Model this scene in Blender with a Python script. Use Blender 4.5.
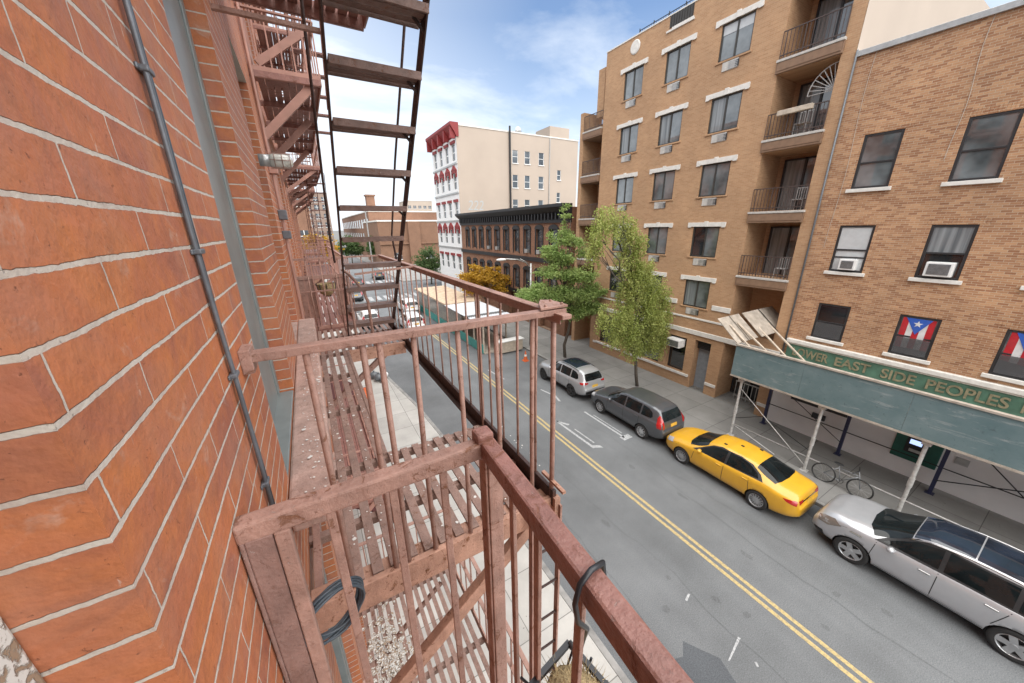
import bpy, bmesh, math, random
import numpy as np
from mathutils import Vector, Matrix
from mathutils.bvhtree import BVHTree
from mathutils.geometry import delaunay_2d_cdt

for _o in list(bpy.data.objects):
    bpy.data.objects.remove(_o, do_unlink=True)
random.seed(11)
SC = bpy.context.scene
COL = SC.collection
R = math.radians
PI = math.pi

# ------------------------------------------------------------------ camera, world, sun, exposure
EYE = 9.15                                  # height of the lens above the street
cam_data = bpy.data.cameras.new('camera')
cam_data.sensor_width = 36.0
cam_data.lens = 344.2934 * 36.0 / 1024.0
cam_data.clip_start = 0.02
cam_data.clip_end = 6000
cam = bpy.data.objects.new('camera', cam_data)
COL.objects.link(cam)
_r = (0.8660713, -0.4997566, -0.0127994)
_u = (0.1679912, 0.2668214, 0.9489917)
_f = (0.4708497, 0.8240447, -0.3150411)
cam.matrix_world = Matrix(((_r[0], _u[0], -_f[0], 0), (_r[1], _u[1], -_f[1], 0), (_r[2], _u[2], -_f[2], EYE), (0, 0, 0, 1)))
SC.camera = cam

SUN_EL, SUN_AZ = 64.0, 166.0                # azimuth from +Y towards +X: light comes from behind the camera
world = bpy.data.worlds.new('World')
SC.world = world
world.use_nodes = True
_nt = world.node_tree
_nt.nodes.clear()
_L = _nt.links.new
_out = _nt.nodes.new('ShaderNodeOutputWorld')
_bg = _nt.nodes.new('ShaderNodeBackground')
_bg.inputs[1].default_value = 0.083
_sky = _nt.nodes.new('ShaderNodeTexSky')
_sky.sky_type = 'NISHITA'
_sky.sun_disc = False
_sky.sun_elevation = R(SUN_EL)
_sky.sun_rotation = R(SUN_AZ)
_sky.air_density = 1.0
_sky.dust_density = 0.6
_sky.ozone_density = 2.2
_tc = _nt.nodes.new('ShaderNodeTexCoord')
_sep = _nt.nodes.new('ShaderNodeSeparateXYZ')
_L(_tc.outputs['Generated'], _sep.inputs[0])
def _m(op, a, b=None, c=None):
    n = _nt.nodes.new('ShaderNodeMath'); n.operation = op
    for i, v in enumerate((a, b, c)):
        if v is None: continue
        if isinstance(v, (int, float)): n.inputs[i].default_value = v
        else: _L(v, n.inputs[i])
    return n.outputs[0]
_zz = _m('MAXIMUM', _sep.outputs[2], 0.0)
_zc = _m('ADD', _zz, 0.16)
_cmb = _nt.nodes.new('ShaderNodeCombineXYZ')       # clouds lie on a flat deck high above
_L(_m('DIVIDE', _sep.outputs[0], _zc), _cmb.inputs[0])
_L(_m('DIVIDE', _sep.outputs[1], _zc), _cmb.inputs[1])
_map = _nt.nodes.new('ShaderNodeMapping')
_map.inputs['Scale'].default_value = (0.9, 1.5, 1)
_map.inputs['Rotation'].default_value = (0, 0, R(-35))
_map.inputs['Location'].default_value = (3.1, 1.7, 0)
_L(_cmb.outputs[0], _map.inputs[0])
_no = _nt.nodes.new('ShaderNodeTexNoise')
_no.inputs['Scale'].default_value = 1.15
_no.inputs['Detail'].default_value = 7
_no.inputs['Roughness'].default_value = 0.58
_no.inputs['Distortion'].default_value = 0.35
_L(_map.outputs[0], _no.inputs['Vector'])
_mr = _nt.nodes.new('ShaderNodeMapRange')
_mr.inputs[1].default_value = 0.42
_mr.inputs[2].default_value = 0.80
_L(_no.outputs[0], _mr.inputs[0])
_hz = _nt.nodes.new('ShaderNodeMapRange')          # thicker towards the horizon
_hz.inputs[1].default_value = 0.42
_hz.inputs[2].default_value = 0.05
_L(_zz, _hz.inputs[0])
_side = _nt.nodes.new('ShaderNodeMapRange')        # a thicker bank straight down the street
_side.inputs[1].default_value = 0.50
_side.inputs[2].default_value = 0.05
_L(_sep.outputs[0], _side.inputs[0])
_amt = _m('MINIMUM', _m('ADD', _m('ADD', _m('MULTIPLY', _mr.outputs[0], 0.80), _m('MULTIPLY', _hz.outputs[0], 0.6)), _m('MULTIPLY', _side.outputs[0], 0.55)), 0.97)
_mix = _nt.nodes.new('ShaderNodeMix'); _mix.data_type = 'RGBA'
_L(_amt, _mix.inputs[0])
_L(_sky.outputs[0], _mix.inputs[6])
_mix.inputs[7].default_value = (5.6, 5.95, 6.4, 1)
_L(_mix.outputs[2], _bg.inputs[0])
_L(_bg.outputs[0], _out.inputs[0])

sun_data = bpy.data.lights.new('sun', 'SUN')
sun_data.energy = 3.3
sun_data.angle = R(110)
sun_data.color = (1.0, 0.95, 0.87)
sun = bpy.data.objects.new('sun', sun_data)
COL.objects.link(sun)
_d = Vector((math.sin(R(SUN_AZ)) * math.cos(R(SUN_EL)), math.cos(R(SUN_AZ)) * math.cos(R(SUN_EL)), math.sin(R(SUN_EL))))
sun.rotation_euler = _d.to_track_quat('Z', 'Y').to_euler()
sun.location = (0, -20, 60)

SC.view_settings.view_transform = 'Standard'
SC.view_settings.look = 'None'
SC.view_settings.gamma = 1.0
SC.view_settings.exposure = 1.30
SC.view_settings.use_curve_mapping = False

# ------------------------------------------------------------------ helpers
ROOT = {}

def srgb(r, g, b):
    f = lambda c: (c / 255 / 12.92) if c / 255 <= 0.04045 else ((c / 255 + 0.055) / 1.055) ** 2.4
    return (f(r), f(g), f(b), 1)

class MB:
    """collects boxes, bars and tubes that end up in ONE mesh"""
    def __init__(s): s.v = []; s.f = []; s.m = []; s.mi = 0
    def add(s, vs, fs):
        o = len(s.v); s.v += [tuple(v) for v in vs]
        s.f += [tuple(i + o for i in f) for f in fs]; s.m += [s.mi] * len(fs)
        return s
    def quad(s, a, b, c, d): return s.add((a, b, c, d), ((0, 1, 2, 3),))
    def box(s, x0, x1, y0, y1, z0, z1):
        v = [(x, y, z) for x in (x0, x1) for y in (y0, y1) for z in (z0, z1)]
        return s.add(v, ((0, 1, 3, 2), (4, 6, 7, 5), (0, 4, 5, 1), (2, 3, 7, 6), (0, 2, 6, 4), (1, 5, 7, 3)))
    def bar(s, p, q, w, h, up=(0, 0, 1)):
        p, q, up = Vector(p), Vector(q), Vector(up)
        d = (q - p).normalized()
        if abs(d.dot(up.normalized())) > .98: up = Vector((0, 1, 0))
        a = d.cross(up).normalized() * (w / 2); b = a.normalized().cross(d).normalized() * (h / 2)
        v = [e + i * a + j * b for e in (p, q) for i, j in ((-1, -1), (1, -1), (1, 1), (-1, 1))]
        return s.add(v, ((3, 2, 1, 0), (4, 5, 6, 7), (0, 1, 5, 4), (1, 2, 6, 5), (2, 3, 7, 6), (3, 0, 4, 7)))
    def tube(s, pts, r, n=8, closed=False):
        pts = [Vector(p) for p in pts]; k = len(pts); rs = r if isinstance(r, (list, tuple)) else [r] * k
        vs, fs = [], []; ref = None
        for i, p in enumerate(pts):
            if closed: t = (pts[(i + 1) % k] - pts[i - 1])
            else: t = pts[min(i + 1, k - 1)] - pts[max(i - 1, 0)]
            t.normalize()
            if ref is None: ref = Vector((0, 0, 1)) if abs(t.z) < .9 else Vector((1, 0, 0))
            a = t.cross(ref).normalized(); b = a.cross(t).normalized(); ref = b
            vs += [p + rs[i] * (math.cos(2 * PI * j / n) * a + math.sin(2 * PI * j / n) * b) for j in range(n)]
        for i in range(k if closed else k - 1):
            i2 = (i + 1) % k
            fs += [(i * n + j, i * n + (j + 1) % n, i2 * n + (j + 1) % n, i2 * n + j) for j in range(n)]
        if not closed: fs += [tuple(range(n))[::-1], tuple((k - 1) * n + j for j in range(n))]
        return s.add(vs, fs)
    def prism(s, poly, d):
        """planar 3-D polygon pushed along d"""
        n = len(poly); d = Vector(d); v = [Vector(p) for p in poly] + [Vector(p) + d for p in poly]
        return s.add(v, [tuple(range(n))[::-1], tuple(range(n, 2 * n))] + [(i, (i + 1) % n, (i + 1) % n + n, i + n) for i in range(n)])
    def lathe(s, prof, c, axis='x', n=24):
        vs, fs = [], []; c = Vector(c)
        for (a, r) in prof:
            for j in range(n):
                t = 2 * PI * j / n
                e = {'x': (a, r * math.cos(t), r * math.sin(t)), 'z': (r * math.cos(t), r * math.sin(t), a), 'y': (r * math.cos(t), a, r * math.sin(t))}[axis]
                vs.append(c + Vector(e))
        for i in range(len(prof) - 1):
            fs += [(i * n + j, i * n + (j + 1) % n, (i + 1) * n + (j + 1) % n, (i + 1) * n + j) for j in range(n)]
        return s.add(vs, fs)
    def ball(s, c, rx, ry=None, rz=None, n=12):
        ry = ry or rx; rz = rz or rx; c = Vector(c); vs = []; fs = []; k = n // 2
        for i in range(k + 1):
            a = PI * i / k
            for j in range(n):
                b = 2 * PI * j / n
                vs.append(c + Vector((rx * math.sin(a) * math.cos(b), ry * math.sin(a) * math.sin(b), rz * math.cos(a))))
        for i in range(k):
            fs += [(i * n + j, i * n + (j + 1) % n, (i + 1) * n + (j + 1) % n, (i + 1) * n + j) for j in range(n)]
        return s.add(vs, fs)

def mesh_obj(name, mb, mats, parent=None, smooth=False, local=False, bevel=0, recalc=True):
    """links mb as ONE object; under a parent its points are written relative to the thing's base"""
    off = Vector((0, 0, 0))
    if parent is not None and not local: off = ROOT.get(parent.name, off)
    me = bpy.data.meshes.new(name)
    me.from_pydata([(v[0] - off.x, v[1] - off.y, v[2] - off.z) for v in mb.v], [], mb.f)
    if not isinstance(mats, (list, tuple)): mats = [mats]
    for m in mats: me.materials.append(m)
    if any(mb.m): me.polygons.foreach_set('material_index', mb.m)
    if recalc:
        bm = bmesh.new(); bm.from_mesh(me); bmesh.ops.recalc_face_normals(bm, faces=bm.faces); bm.to_mesh(me); bm.free()
    if smooth: me.polygons.foreach_set('use_smooth', [True] * len(me.polygons))
    me.update()
    o = bpy.data.objects.new(name, me); COL.objects.link(o)
    if parent is not None:
        o.parent = parent; ROOT[o.name] = ROOT.get(parent.name, Vector((0, 0, 0)))
    if bevel:
        md = o.modifiers.new('edge_wear', 'BEVEL'); md.width = bevel; md.segments = 2; md.limit_method = 'ANGLE'; md.angle_limit = R(40)
    return o

def tag(o, label, cat, group=None, kind=None):
    o['label'] = label; o['category'] = cat
    if group: o['group'] = group
    if kind: o['kind'] = kind
    return o

def thing(name, label, cat, loc=(0, 0, 0), group=None, rotz=0.0):
    o = bpy.data.objects.new(name, None); COL.objects.link(o)
    o.empty_display_size = 0.2; o.location = loc; o.rotation_euler = (0, 0, rotz)
    ROOT[o.name] = Vector(loc)
    return tag(o, label, cat, group)

def structure(name, mb, mat, label=None, bevel=0):
    o = mesh_obj(name, mb, mat, bevel=bevel); o['kind'] = 'structure'
    if label: o['label'] = label
    return o

def dup(root, loc, rotz=None, label=None):
    r = root.copy(); COL.objects.link(r); r.location = loc
    if rotz is not None: r.rotation_euler = (0, 0, rotz)
    if label: r['label'] = label
    ROOT[r.name] = Vector(loc)
    for ch in list(root.children):
        c = ch.copy(); COL.objects.link(c); c.parent = r
        for g in list(ch.children):
            d = g.copy(); COL.objects.link(d); d.parent = c
    return r

# ------------------------------------------------------------------ materials
class NT:
    def __init__(s, name):
        s.mat = bpy.data.materials.new(name); s.mat.use_nodes = True
        s.t = s.mat.node_tree; s.p = s.t.nodes['Principled BSDF']
    def n(s, typ, **kw):
        n = s.t.nodes.new('ShaderNode' + typ)
        for k, v in kw.items():
            if k.startswith('i_'):
                key = k[2:]; key = int(key) if key.isdigit() else key.replace('_', ' ')
                s.set(n.inputs[key], v)
            else: setattr(n, k, v)
        return n
    def set(s, sock, v):
        if hasattr(v, 'is_output'): s.t.links.new(v, sock)
        else: sock.default_value = v
    def math(s, op, a, b=0.0):
        n = s.n('Math', operation=op); s.set(n.inputs[0], a); s.set(n.inputs[1], b); return n.outputs[0]
    def mix(s, f, a, b, mode='MIX'):
        n = s.n('Mix', data_type='RGBA', blend_type=mode); s.set(n.inputs[0], f); s.set(n.inputs[6], a); s.set(n.inputs[7], b); return n.outputs[2]
    def noise(s, scale, detail=3, vec=None, rough=.55, dist=0.0):
        n = s.n('TexNoise'); n.inputs['Scale'].default_value = scale; n.inputs['Detail'].default_value = detail
        n.inputs['Roughness'].default_value = rough; n.inputs['Distortion'].default_value = dist
        if vec is not None: s.set(n.inputs['Vector'], vec)
        return n.outputs[0]
    def ramp(s, f, a, b):
        n = s.n('MapRange'); s.set(n.inputs[0], f); n.inputs[1].default_value = a; n.inputs[2].default_value = b; return n.outputs[0]
    def pos(s): return s.n('NewGeometry').outputs['Position']
    def bump(s, h, strength=.3, dist=.01):
        n = s.n('Bump'); n.inputs['Strength'].default_value = strength; n.inputs['Distance'].default_value = dist
        s.set(n.inputs['Height'], h); s.t.links.new(n.outputs[0], s.p.inputs['Normal'])
    def out(s, col=None, rough=None, metal=None, spec=None, coat=None):
        for k, v in (('Base Color', col), ('Roughness', rough), ('Metallic', metal), ('Specular IOR Level', spec), ('Coat Weight', coat)):
            if v is not None: s.set(s.p.inputs[k], v)
        return s.mat

def plain(name, col, rough=.6, metal=0., spec=.5, coat=0., var=.12, scale=6., bump=0., bscale=40.):
    """a base colour with soft uneven wear"""
    m = NT(name); c = tuple(col[:3]) + (1,)
    tc = m.n('TexCoord').outputs['Object']
    f = m.noise(scale, 4, tc)
    lo = tuple(x * (1 - var) for x in c[:3]) + (1,); hi = tuple(min(1, x * (1 + var)) for x in c[:3]) + (1,)
    m.out(m.mix(m.ramp(f, .3, .7), lo, hi), rough, metal, spec, coat)
    if bump: m.bump(m.noise(bscale, 3, tc), bump, .01)
    return m.mat

def planar_uv(m, phase=(0, 0)):
    """u runs along the wall whichever way the wall faces, v is height"""
    g = m.n('NewGeometry'); sp = m.n('SeparateXYZ'); m.t.links.new(g.outputs['Position'], sp.inputs[0])
    sn = m.n('SeparateXYZ'); m.t.links.new(g.outputs['True Normal'], sn.inputs[0])
    face_x = m.math('GREATER_THAN', m.math('ABSOLUTE', sn.outputs[0]), .6)
    u = m.math('ADD', m.math('MULTIPLY', face_x, sp.outputs[1]), m.math('MULTIPLY', m.math('SUBTRACT', 1.0, face_x), sp.outputs[0]))
    c = m.n('CombineXYZ'); m.set(c.inputs[0], m.math('ADD', u, phase[0])); m.set(c.inputs[1], m.math('ADD', sp.outputs[2], phase[1]))
    return c.outputs[0], g.outputs['Position']

def brick_mat(name, c1, c2, mortar, bw=.21, bh=.0677, mw=.006, phase=(0, 0), stain=.25, bump=.5, rough=.85, ustretch=1.0, blotch=None, warp=.004, streak=None, gloss_noise=False):
    m = NT(name); uv, pos = planar_uv(m, phase)
    nz = m.n('TexNoise'); nz.inputs['Scale'].default_value = 9; nz.inputs['Detail'].default_value = 3; m.set(nz.inputs['Vector'], pos)
    off = m.n('VectorMath', operation='SCALE'); m.set(off.inputs[0], nz.outputs['Color']); off.inputs['Scale'].default_value = warp
    ad = m.n('VectorMath', operation='ADD'); m.set(ad.inputs[0], uv); m.set(ad.inputs[1], off.outputs[0])
    if streak:                                          # ragged brick edges
        n2 = m.n('TexNoise'); n2.inputs['Scale'].default_value = 75; n2.inputs['Detail'].default_value = 4; m.set(n2.inputs['Vector'], pos)
        o2 = m.n('VectorMath', operation='SCALE'); m.set(o2.inputs[0], n2.outputs['Color']); o2.inputs['Scale'].default_value = .0042
        a2 = m.n('VectorMath', operation='ADD'); m.set(a2.inputs[0], ad.outputs[0]); m.set(a2.inputs[1], o2.outputs[0]); ad = a2
    b = m.n('TexBrick'); b.offset = .5; b.squash = 1.0
    sc = m.n('VectorMath', operation='MULTIPLY'); m.set(sc.inputs[0], ad.outputs[0]); sc.inputs[1].default_value = (ustretch, 1, 1)
    m.set(b.inputs['Vector'], sc.outputs[0])
    b.inputs['Scale'].default_value = 1.0; m.set(b.inputs['Mortar Size'], m.math('MULTIPLY', m.math('ADD', m.math('MULTIPLY', m.noise(4, 4, pos), 1.3), .35), mw)); b.inputs['Mortar Smooth'].default_value = .25
    b.inputs['Bias'].default_value = 0.0; b.inputs['Brick Width'].default_value = bw * ustretch; b.inputs['Row Height'].default_value = bh
    b.inputs['Color1'].default_value = c1; b.inputs['Color2'].default_value = c2; b.inputs['Mortar'].default_value = mortar
    big = m.ramp(m.noise(.7, 5, pos), .3, .72)
    bc = b.outputs['Color']
    if blotch:
        q = m.mix(m.ramp(m.noise(7, 5, pos, .6, .8), .38, .66), bc, blotch)
        bc = m.mix(b.outputs['Fac'], q, bc)
    col = m.mix(stain, bc, m.mix(big, (0.35, 0.35, 0.35, 1), (0.68, 0.66, 0.62, 1)), 'OVERLAY')
    fine = m.ramp(m.noise(38, 4, pos, .65), .25, .75)
    col = m.mix(.22, col, m.mix(fine, (.3, .3, .3, 1), (.75, .75, .75, 1)), 'OVERLAY')
    if streak:
        edge = m.math('MULTIPLY', m.ramp(b.outputs['Fac'], .02, .25), m.ramp(b.outputs['Fac'], .98, .6))
        col = m.mix(m.math('MULTIPLY', edge, m.math('MULTIPLY', m.ramp(m.noise(23, 4, pos, .7), .40, .62), .75)), col, (.035, .02, .016, 1))  # broken dark line along the mortar edges: joint shadow painted into the colour
        bloom = m.math('MULTIPLY', m.ramp(m.noise(5.5, 6, pos, .68, .5), .46, .72), .34)
        col = m.mix(bloom, col, (.37, .22, .165, 1))
        soot = m.math('MULTIPLY', m.ramp(m.noise(9, 6, pos, .7, .9), .52, .78), .5)
        col = m.mix(soot, col, (.16, .062, .045, 1))
        mp = m.n('Mapping'); m.set(mp.inputs[0], pos); mp.inputs['Scale'].default_value = (60, 60, 13)
        drip = m.math('MULTIPLY', m.ramp(m.noise(1.0, 4, mp.outputs[0], .6, .4), .69, .74), .75)
        col = m.mix(drip, col, (.52, .42, .36, 1))
        col = m.mix(m.math('MULTIPLY', m.ramp(m.noise(14, 5, pos, .7, .6), .60, .74), streak), col, mortar)
    h = m.math('ADD', m.math('MULTIPLY', m.math('SUBTRACT', 1.0, b.outputs['Fac']), 1.0), m.math('MULTIPLY', m.noise(60, 4, pos), .35))
    if streak:
        pit = m.ramp(m.noise(95, 5, pos, .75), .36, .27); col = m.mix(m.math('MULTIPLY', pit, .35), col, (.10, .04, .028, 1))
        h = m.math('SUBTRACT', m.math('ADD', h, m.math('MULTIPLY', m.noise(9, 5, pos, .7), .9)), m.math('MULTIPLY', pit, .6))
    m.bump(h, bump, .008 if streak else .006)
    m.out(col, m.mix(m.noise(5, 3, pos), (rough - .2,) * 3 + (1,), (rough,) * 3 + (1,)) if gloss_noise else rough, spec=.35)
    return m.mat

def glass_mat(name, col, rough=.03, spec=.7, ior=1.5):
    m = NT(name); pos = m.pos()
    g = m.ramp(m.noise(.9, 3, pos), .35, .65)
    lo = tuple(c * .5 for c in col[:3]) + (1,); hi = tuple(min(1, c * 1.6) for c in col[:3]) + (1,)
    m.out(m.mix(g, lo, hi), rough, spec=spec, coat=.6); m.p.inputs['IOR'].default_value = ior
    m.bump(m.noise(1.3, 2, pos), .02, .05)
    return m.mat

def paint_mat(name, col, metal=.35, rough=.32):
    m = NT(name); tc = m.n('TexCoord').outputs['Object']
    d = m.ramp(m.noise(3.0, 5, tc), .35, .75)
    c = m.mix(d, tuple(x * .90 for x in col[:3]) + (1,), tuple(col[:3]) + (1,))
    sp = m.n('SeparateXYZ'); m.set(sp.inputs[0], tc)
    dust = m.math('MULTIPLY', m.ramp(sp.outputs[2], .55, .18), m.ramp(m.noise(7, 4, tc), .3, .7))
    c = m.mix(m.math('MULTIPLY', dust, .45), c, (.16, .15, .135, 1))
    m.out(c, rough, metal, coat=.7)
    m.p.inputs['Coat Roughness'].default_value = .06
    return m.mat

M = {}
M['red_brick'] = brick_mat('red_brick', (.44, .148, .070, 1), (.33, .115, .070, 1), (.53, .48, .42, 1), bw=.34, mw=.0040, phase=(.03, -.0506), stain=.3, bump=.65, warp=.006, streak=.3, rough=.7, gloss_noise=True, ustretch=2.0, blotch=(.47, .16, .058, 1))
M['tan_brick'] = brick_mat('tan_brick', (.44, .27, .156, 1), (.37, .215, .12, 1), (.44, .32, .21, 1), bw=.21, bh=.068, mw=.005, stain=.3, bump=.25, warp=.003)
M['old_brick'] = brick_mat('old_brick', (.46, .268, .15, 1), (.27, .13, .07, 1), (.44, .345, .25, 1), bw=.21, bh=.070, mw=.006, stain=.45, bump=.3, warp=.012)
M['brown_brick'] = brick_mat('brown_brick', (.25, .125, .075, 1), (.19, .09, .055, 1), (.27, .18, .125, 1), stain=.35, bump=.2)
M['far_brick'] = brick_mat('far_brick', (.23, .12, .078, 1), (.18, .09, .058, 1), (.25, .17, .12, 1), stain=.35, bump=.15)

def rust_paint(name, col, rust=.5, flake=.35, rough=.55):
    """many lumpy coats of oxide paint, chipped to bare rust and pale primer"""
    m = NT(name); pos = m.pos()
    c = m.mix(m.ramp(m.noise(11, 5, pos, .65), .3, .72), tuple(x * .72 for x in col[:3]) + (1,), tuple(min(1, x * 1.18) for x in col[:3]) + (1,))
    mp = m.n('Mapping'); m.set(mp.inputs[0], pos); mp.inputs['Scale'].default_value = (45, 45, 5)
    c = m.mix(m.math('MULTIPLY', m.ramp(m.noise(1.0, 4, mp.outputs[0], .6), .55, .75), .35), c, (.17, .06, .03, 1))
    rs = m.ramp(m.noise(17, 7, pos, .75, .9), .56, .64)
    c = m.mix(m.math('MULTIPLY', rs, rust), c, m.mix(m.noise(60, 3, pos), (.07, .025, .015, 1), (.26, .10, .035, 1)))
    fl = m.ramp(m.noise(48, 6, pos, .75, .5), .63, .67)
    c = m.mix(m.math('MULTIPLY', fl, flake), c, (.52, .43, .39, 1))
    c = m.mix(m.math('MULTIPLY', m.ramp(m.noise(120, 3, pos, .7), .62, .70), .4), c, (.05, .025, .02, 1))
    m.out(c, m.mix(rs, (rough,) * 3 + (1,), (.9, .9, .9, 1)), spec=.4)
    m.bump(m.math('ADD', m.math('ADD', m.math('MULTIPLY', m.noise(30, 5, pos, .65), 1.2), m.math('MULTIPLY', m.noise(110, 3, pos), .5)), m.math('MULTIPLY', m.math('ADD', rs, fl), -.35)), .6, .006)
    return m.mat
M['iron'] = rust_paint('rusty_pink_iron', (.355, .21, .166), .75, .5)
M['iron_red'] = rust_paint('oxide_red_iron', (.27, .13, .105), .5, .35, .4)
M['iron_brown'] = rust_paint('brown_iron', (.25, .15, .125), .4, .5)
M['iron_rust'] = rust_paint('badly_rusted_iron', (.42, .235, .165), 1.0, .35)
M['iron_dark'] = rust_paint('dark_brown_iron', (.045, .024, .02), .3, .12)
M['iron_far'] = plain('faded_pink_iron', (.37, .20, .155), .6, var=.25, scale=3)
M['step_iron'] = rust_paint('backlit_step_iron', (.17, .105, .085), .6, .6)  # base colour darkened to stand in for the backlit shade on the steps
M['slat'] = rust_paint('worn_slat_iron', (.28, .18, .145), .6, .8)
M['teal_frame'] = plain('grey_teal_paint', (.185, .205, .20), .4, var=.15)
M['peeled_white'] = None
def peeled():
    m = NT('peeling_white_paint'); pos = m.pos()
    f = m.ramp(m.noise(55, 5, pos, .65, .5), .46, .54)
    m.out(m.mix(f, (.30, .22, .15, 1), (.62, .62, .58, 1)), .8); m.bump(f, .8, .004); return m.mat
M['peeled_white'] = peeled()
M['stone_pink'] = rust_paint('dusty_pink_ledge', (.43, .285, .235), .25, .5, .8)
M['conduit'] = plain('grey_conduit', (.13, .14, .155), .45, .3, var=.2, scale=20)
M['cable'] = plain('black_cable', (.02, .022, .026), .4)
M['cable_grey'] = plain('blue_grey_cable', (.055, .07, .085), .42, var=.3, scale=30)
M['white_stone'] = plain('white_stone', (.66, .64, .60), .75, var=.10, bump=.15)
M['white_paint'] = plain('white_paint', (.72, .72, .71), .55, var=.08)
M['cream'] = plain('cream_stucco', (.42, .35, .29), .9, var=.06, scale=.25)
M['black_metal'] = plain('black_metal', (.02, .02, .022), .45, .2)
M['frame_dark'] = plain('dark_window_frame', (.03, .03, .032), .4)
M['bronze_frame'] = plain('bronze_window_frame', (.045, .042, .038), .4)
M['glass'] = glass_mat('window_glass', (.115, .13, .137), ior=1.8)  # pale base colour stands in for sky reflections in the panes
M['glass_dark'] = glass_mat('dark_window_glass', (.016, .018, .02), .04, ior=1.7)
M['glass_far'] = glass_mat('far_window_glass', (.05, .06, .07), .08)
M['blind'] = plain('pale_window_blind', (.50, .52, .53), .3, coat=.8, var=.06)
def curtain():
    m = NT('grey_curtain'); mp = m.n('Mapping'); m.set(mp.inputs[0], m.pos()); mp.inputs['Scale'].default_value = (3, 9, .35)
    m.out(m.mix(m.ramp(m.noise(1.0, 3, mp.outputs[0]), .32, .68), (.10, .115, .125, 1), (.27, .29, .30, 1)), .3, coat=.9); return m.mat
M['curtain'] = curtain()
M['roof_tar'] = plain('tar_roof', (.10, .10, .10), .9)
M['dark_void'] = plain('dark_interior', (.012, .011, .010), .9)
M['galv'] = plain('galvanised_steel', (.42, .42, .41), .4, .6, var=.15)
M['wood'] = plain('weathered_plywood', (.36, .315, .265), .8, var=.25, scale=4, bump=.2)
M['wood_pale'] = plain('pale_lumber', (.48, .41, .33), .75, var=.2, scale=5)

def facade(mb, x, y0, y1, z0, z1, holes, depth):
    """a wall sheet on the plane x with openings (ya, yb, za, zb) and their reveals running to x + depth"""
    ys = sorted({y0, y1} | {min(max(v, y0), y1) for h in holes for v in h[:2]}); zs = sorted({z0, z1} | {min(max(v, z0), z1) for h in holes for v in h[2:4]})
    for a, b in zip(ys, ys[1:]):
        run = None
        for c, d in zip(zs, zs[1:]):
            ym, zm = (a + b) / 2, (c + d) / 2
            if any(h[0] < ym < h[1] and h[2] < zm < h[3] for h in holes): continue
            mb.quad((x, a, c), (x, b, c), (x, b, d), (x, a, d))
    for h in holes:
        ya, yb, za, zb = h[:4]; q = x + (h[4] if len(h) > 4 else depth)
        mb.quad((x, ya, za), (q, ya, za), (q, ya, zb), (x, ya, zb)); mb.quad((x, yb, za), (q, yb, za), (q, yb, zb), (x, yb, zb))
        mb.quad((x, ya, za), (x, yb, za), (q, yb, za), (q, ya, za)); mb.quad((x, ya, zb), (x, yb, zb), (q, yb, zb), (q, ya, zb))

# ------------------------------------------------------------------ the brick tenement the camera leans from
E = EYE
XW = -.228
left = thing('brick_tenement', 'orange red brick tenement wall with pale mortar close on the left, grey window frames', 'building', (XW, 0, 0))
holes = []
for k in range(-2, 3):
    for i in range(-2, 15):
        ya = -.55 + 2.05 * i
        holes.append((ya, ya + 1.0, E - 1.0 + 3.1 * k, E + 1.32 + 3.1 * k))
mb = MB(); LY0, LY1, LZ = -6.0, 31.0, 18.2
facade(mb, XW, LY0, LY1, 0.13, LZ, holes, -.40)
mb.quad((XW, LY1, .13), (XW - 14, LY1, .13), (XW - 14, LY1, LZ), (XW, LY1, LZ)); mb.quad((XW, LY0, .13), (XW - 14, LY0, .13), (XW - 14, LY0, LZ), (XW, LY0, LZ))
mb.quad((XW - 14, LY0, .13), (XW - 14, LY1, .13), (XW - 14, LY1, LZ), (XW - 14, LY0, LZ))
mesh_obj('wall', mb, M['red_brick'], left, recalc=False)
mb = MB(); mb.box(XW - 13.9, XW - .01, LY0 + .01, LY1 - .01, LZ - .3, LZ - .02); mesh_obj('roof', mb, M['roof_tar'], left)
mb = MB()
for s, (o, h) in enumerate(((.12, .18), (.28, .16), (.42, .3))): mb.box(XW - .2, XW + o, LY0, LY1, LZ - .9 + .25 * s, LZ - .9 + .25 * s + h)
mesh_obj('cornice', mb, M['iron_far'], left)
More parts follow.
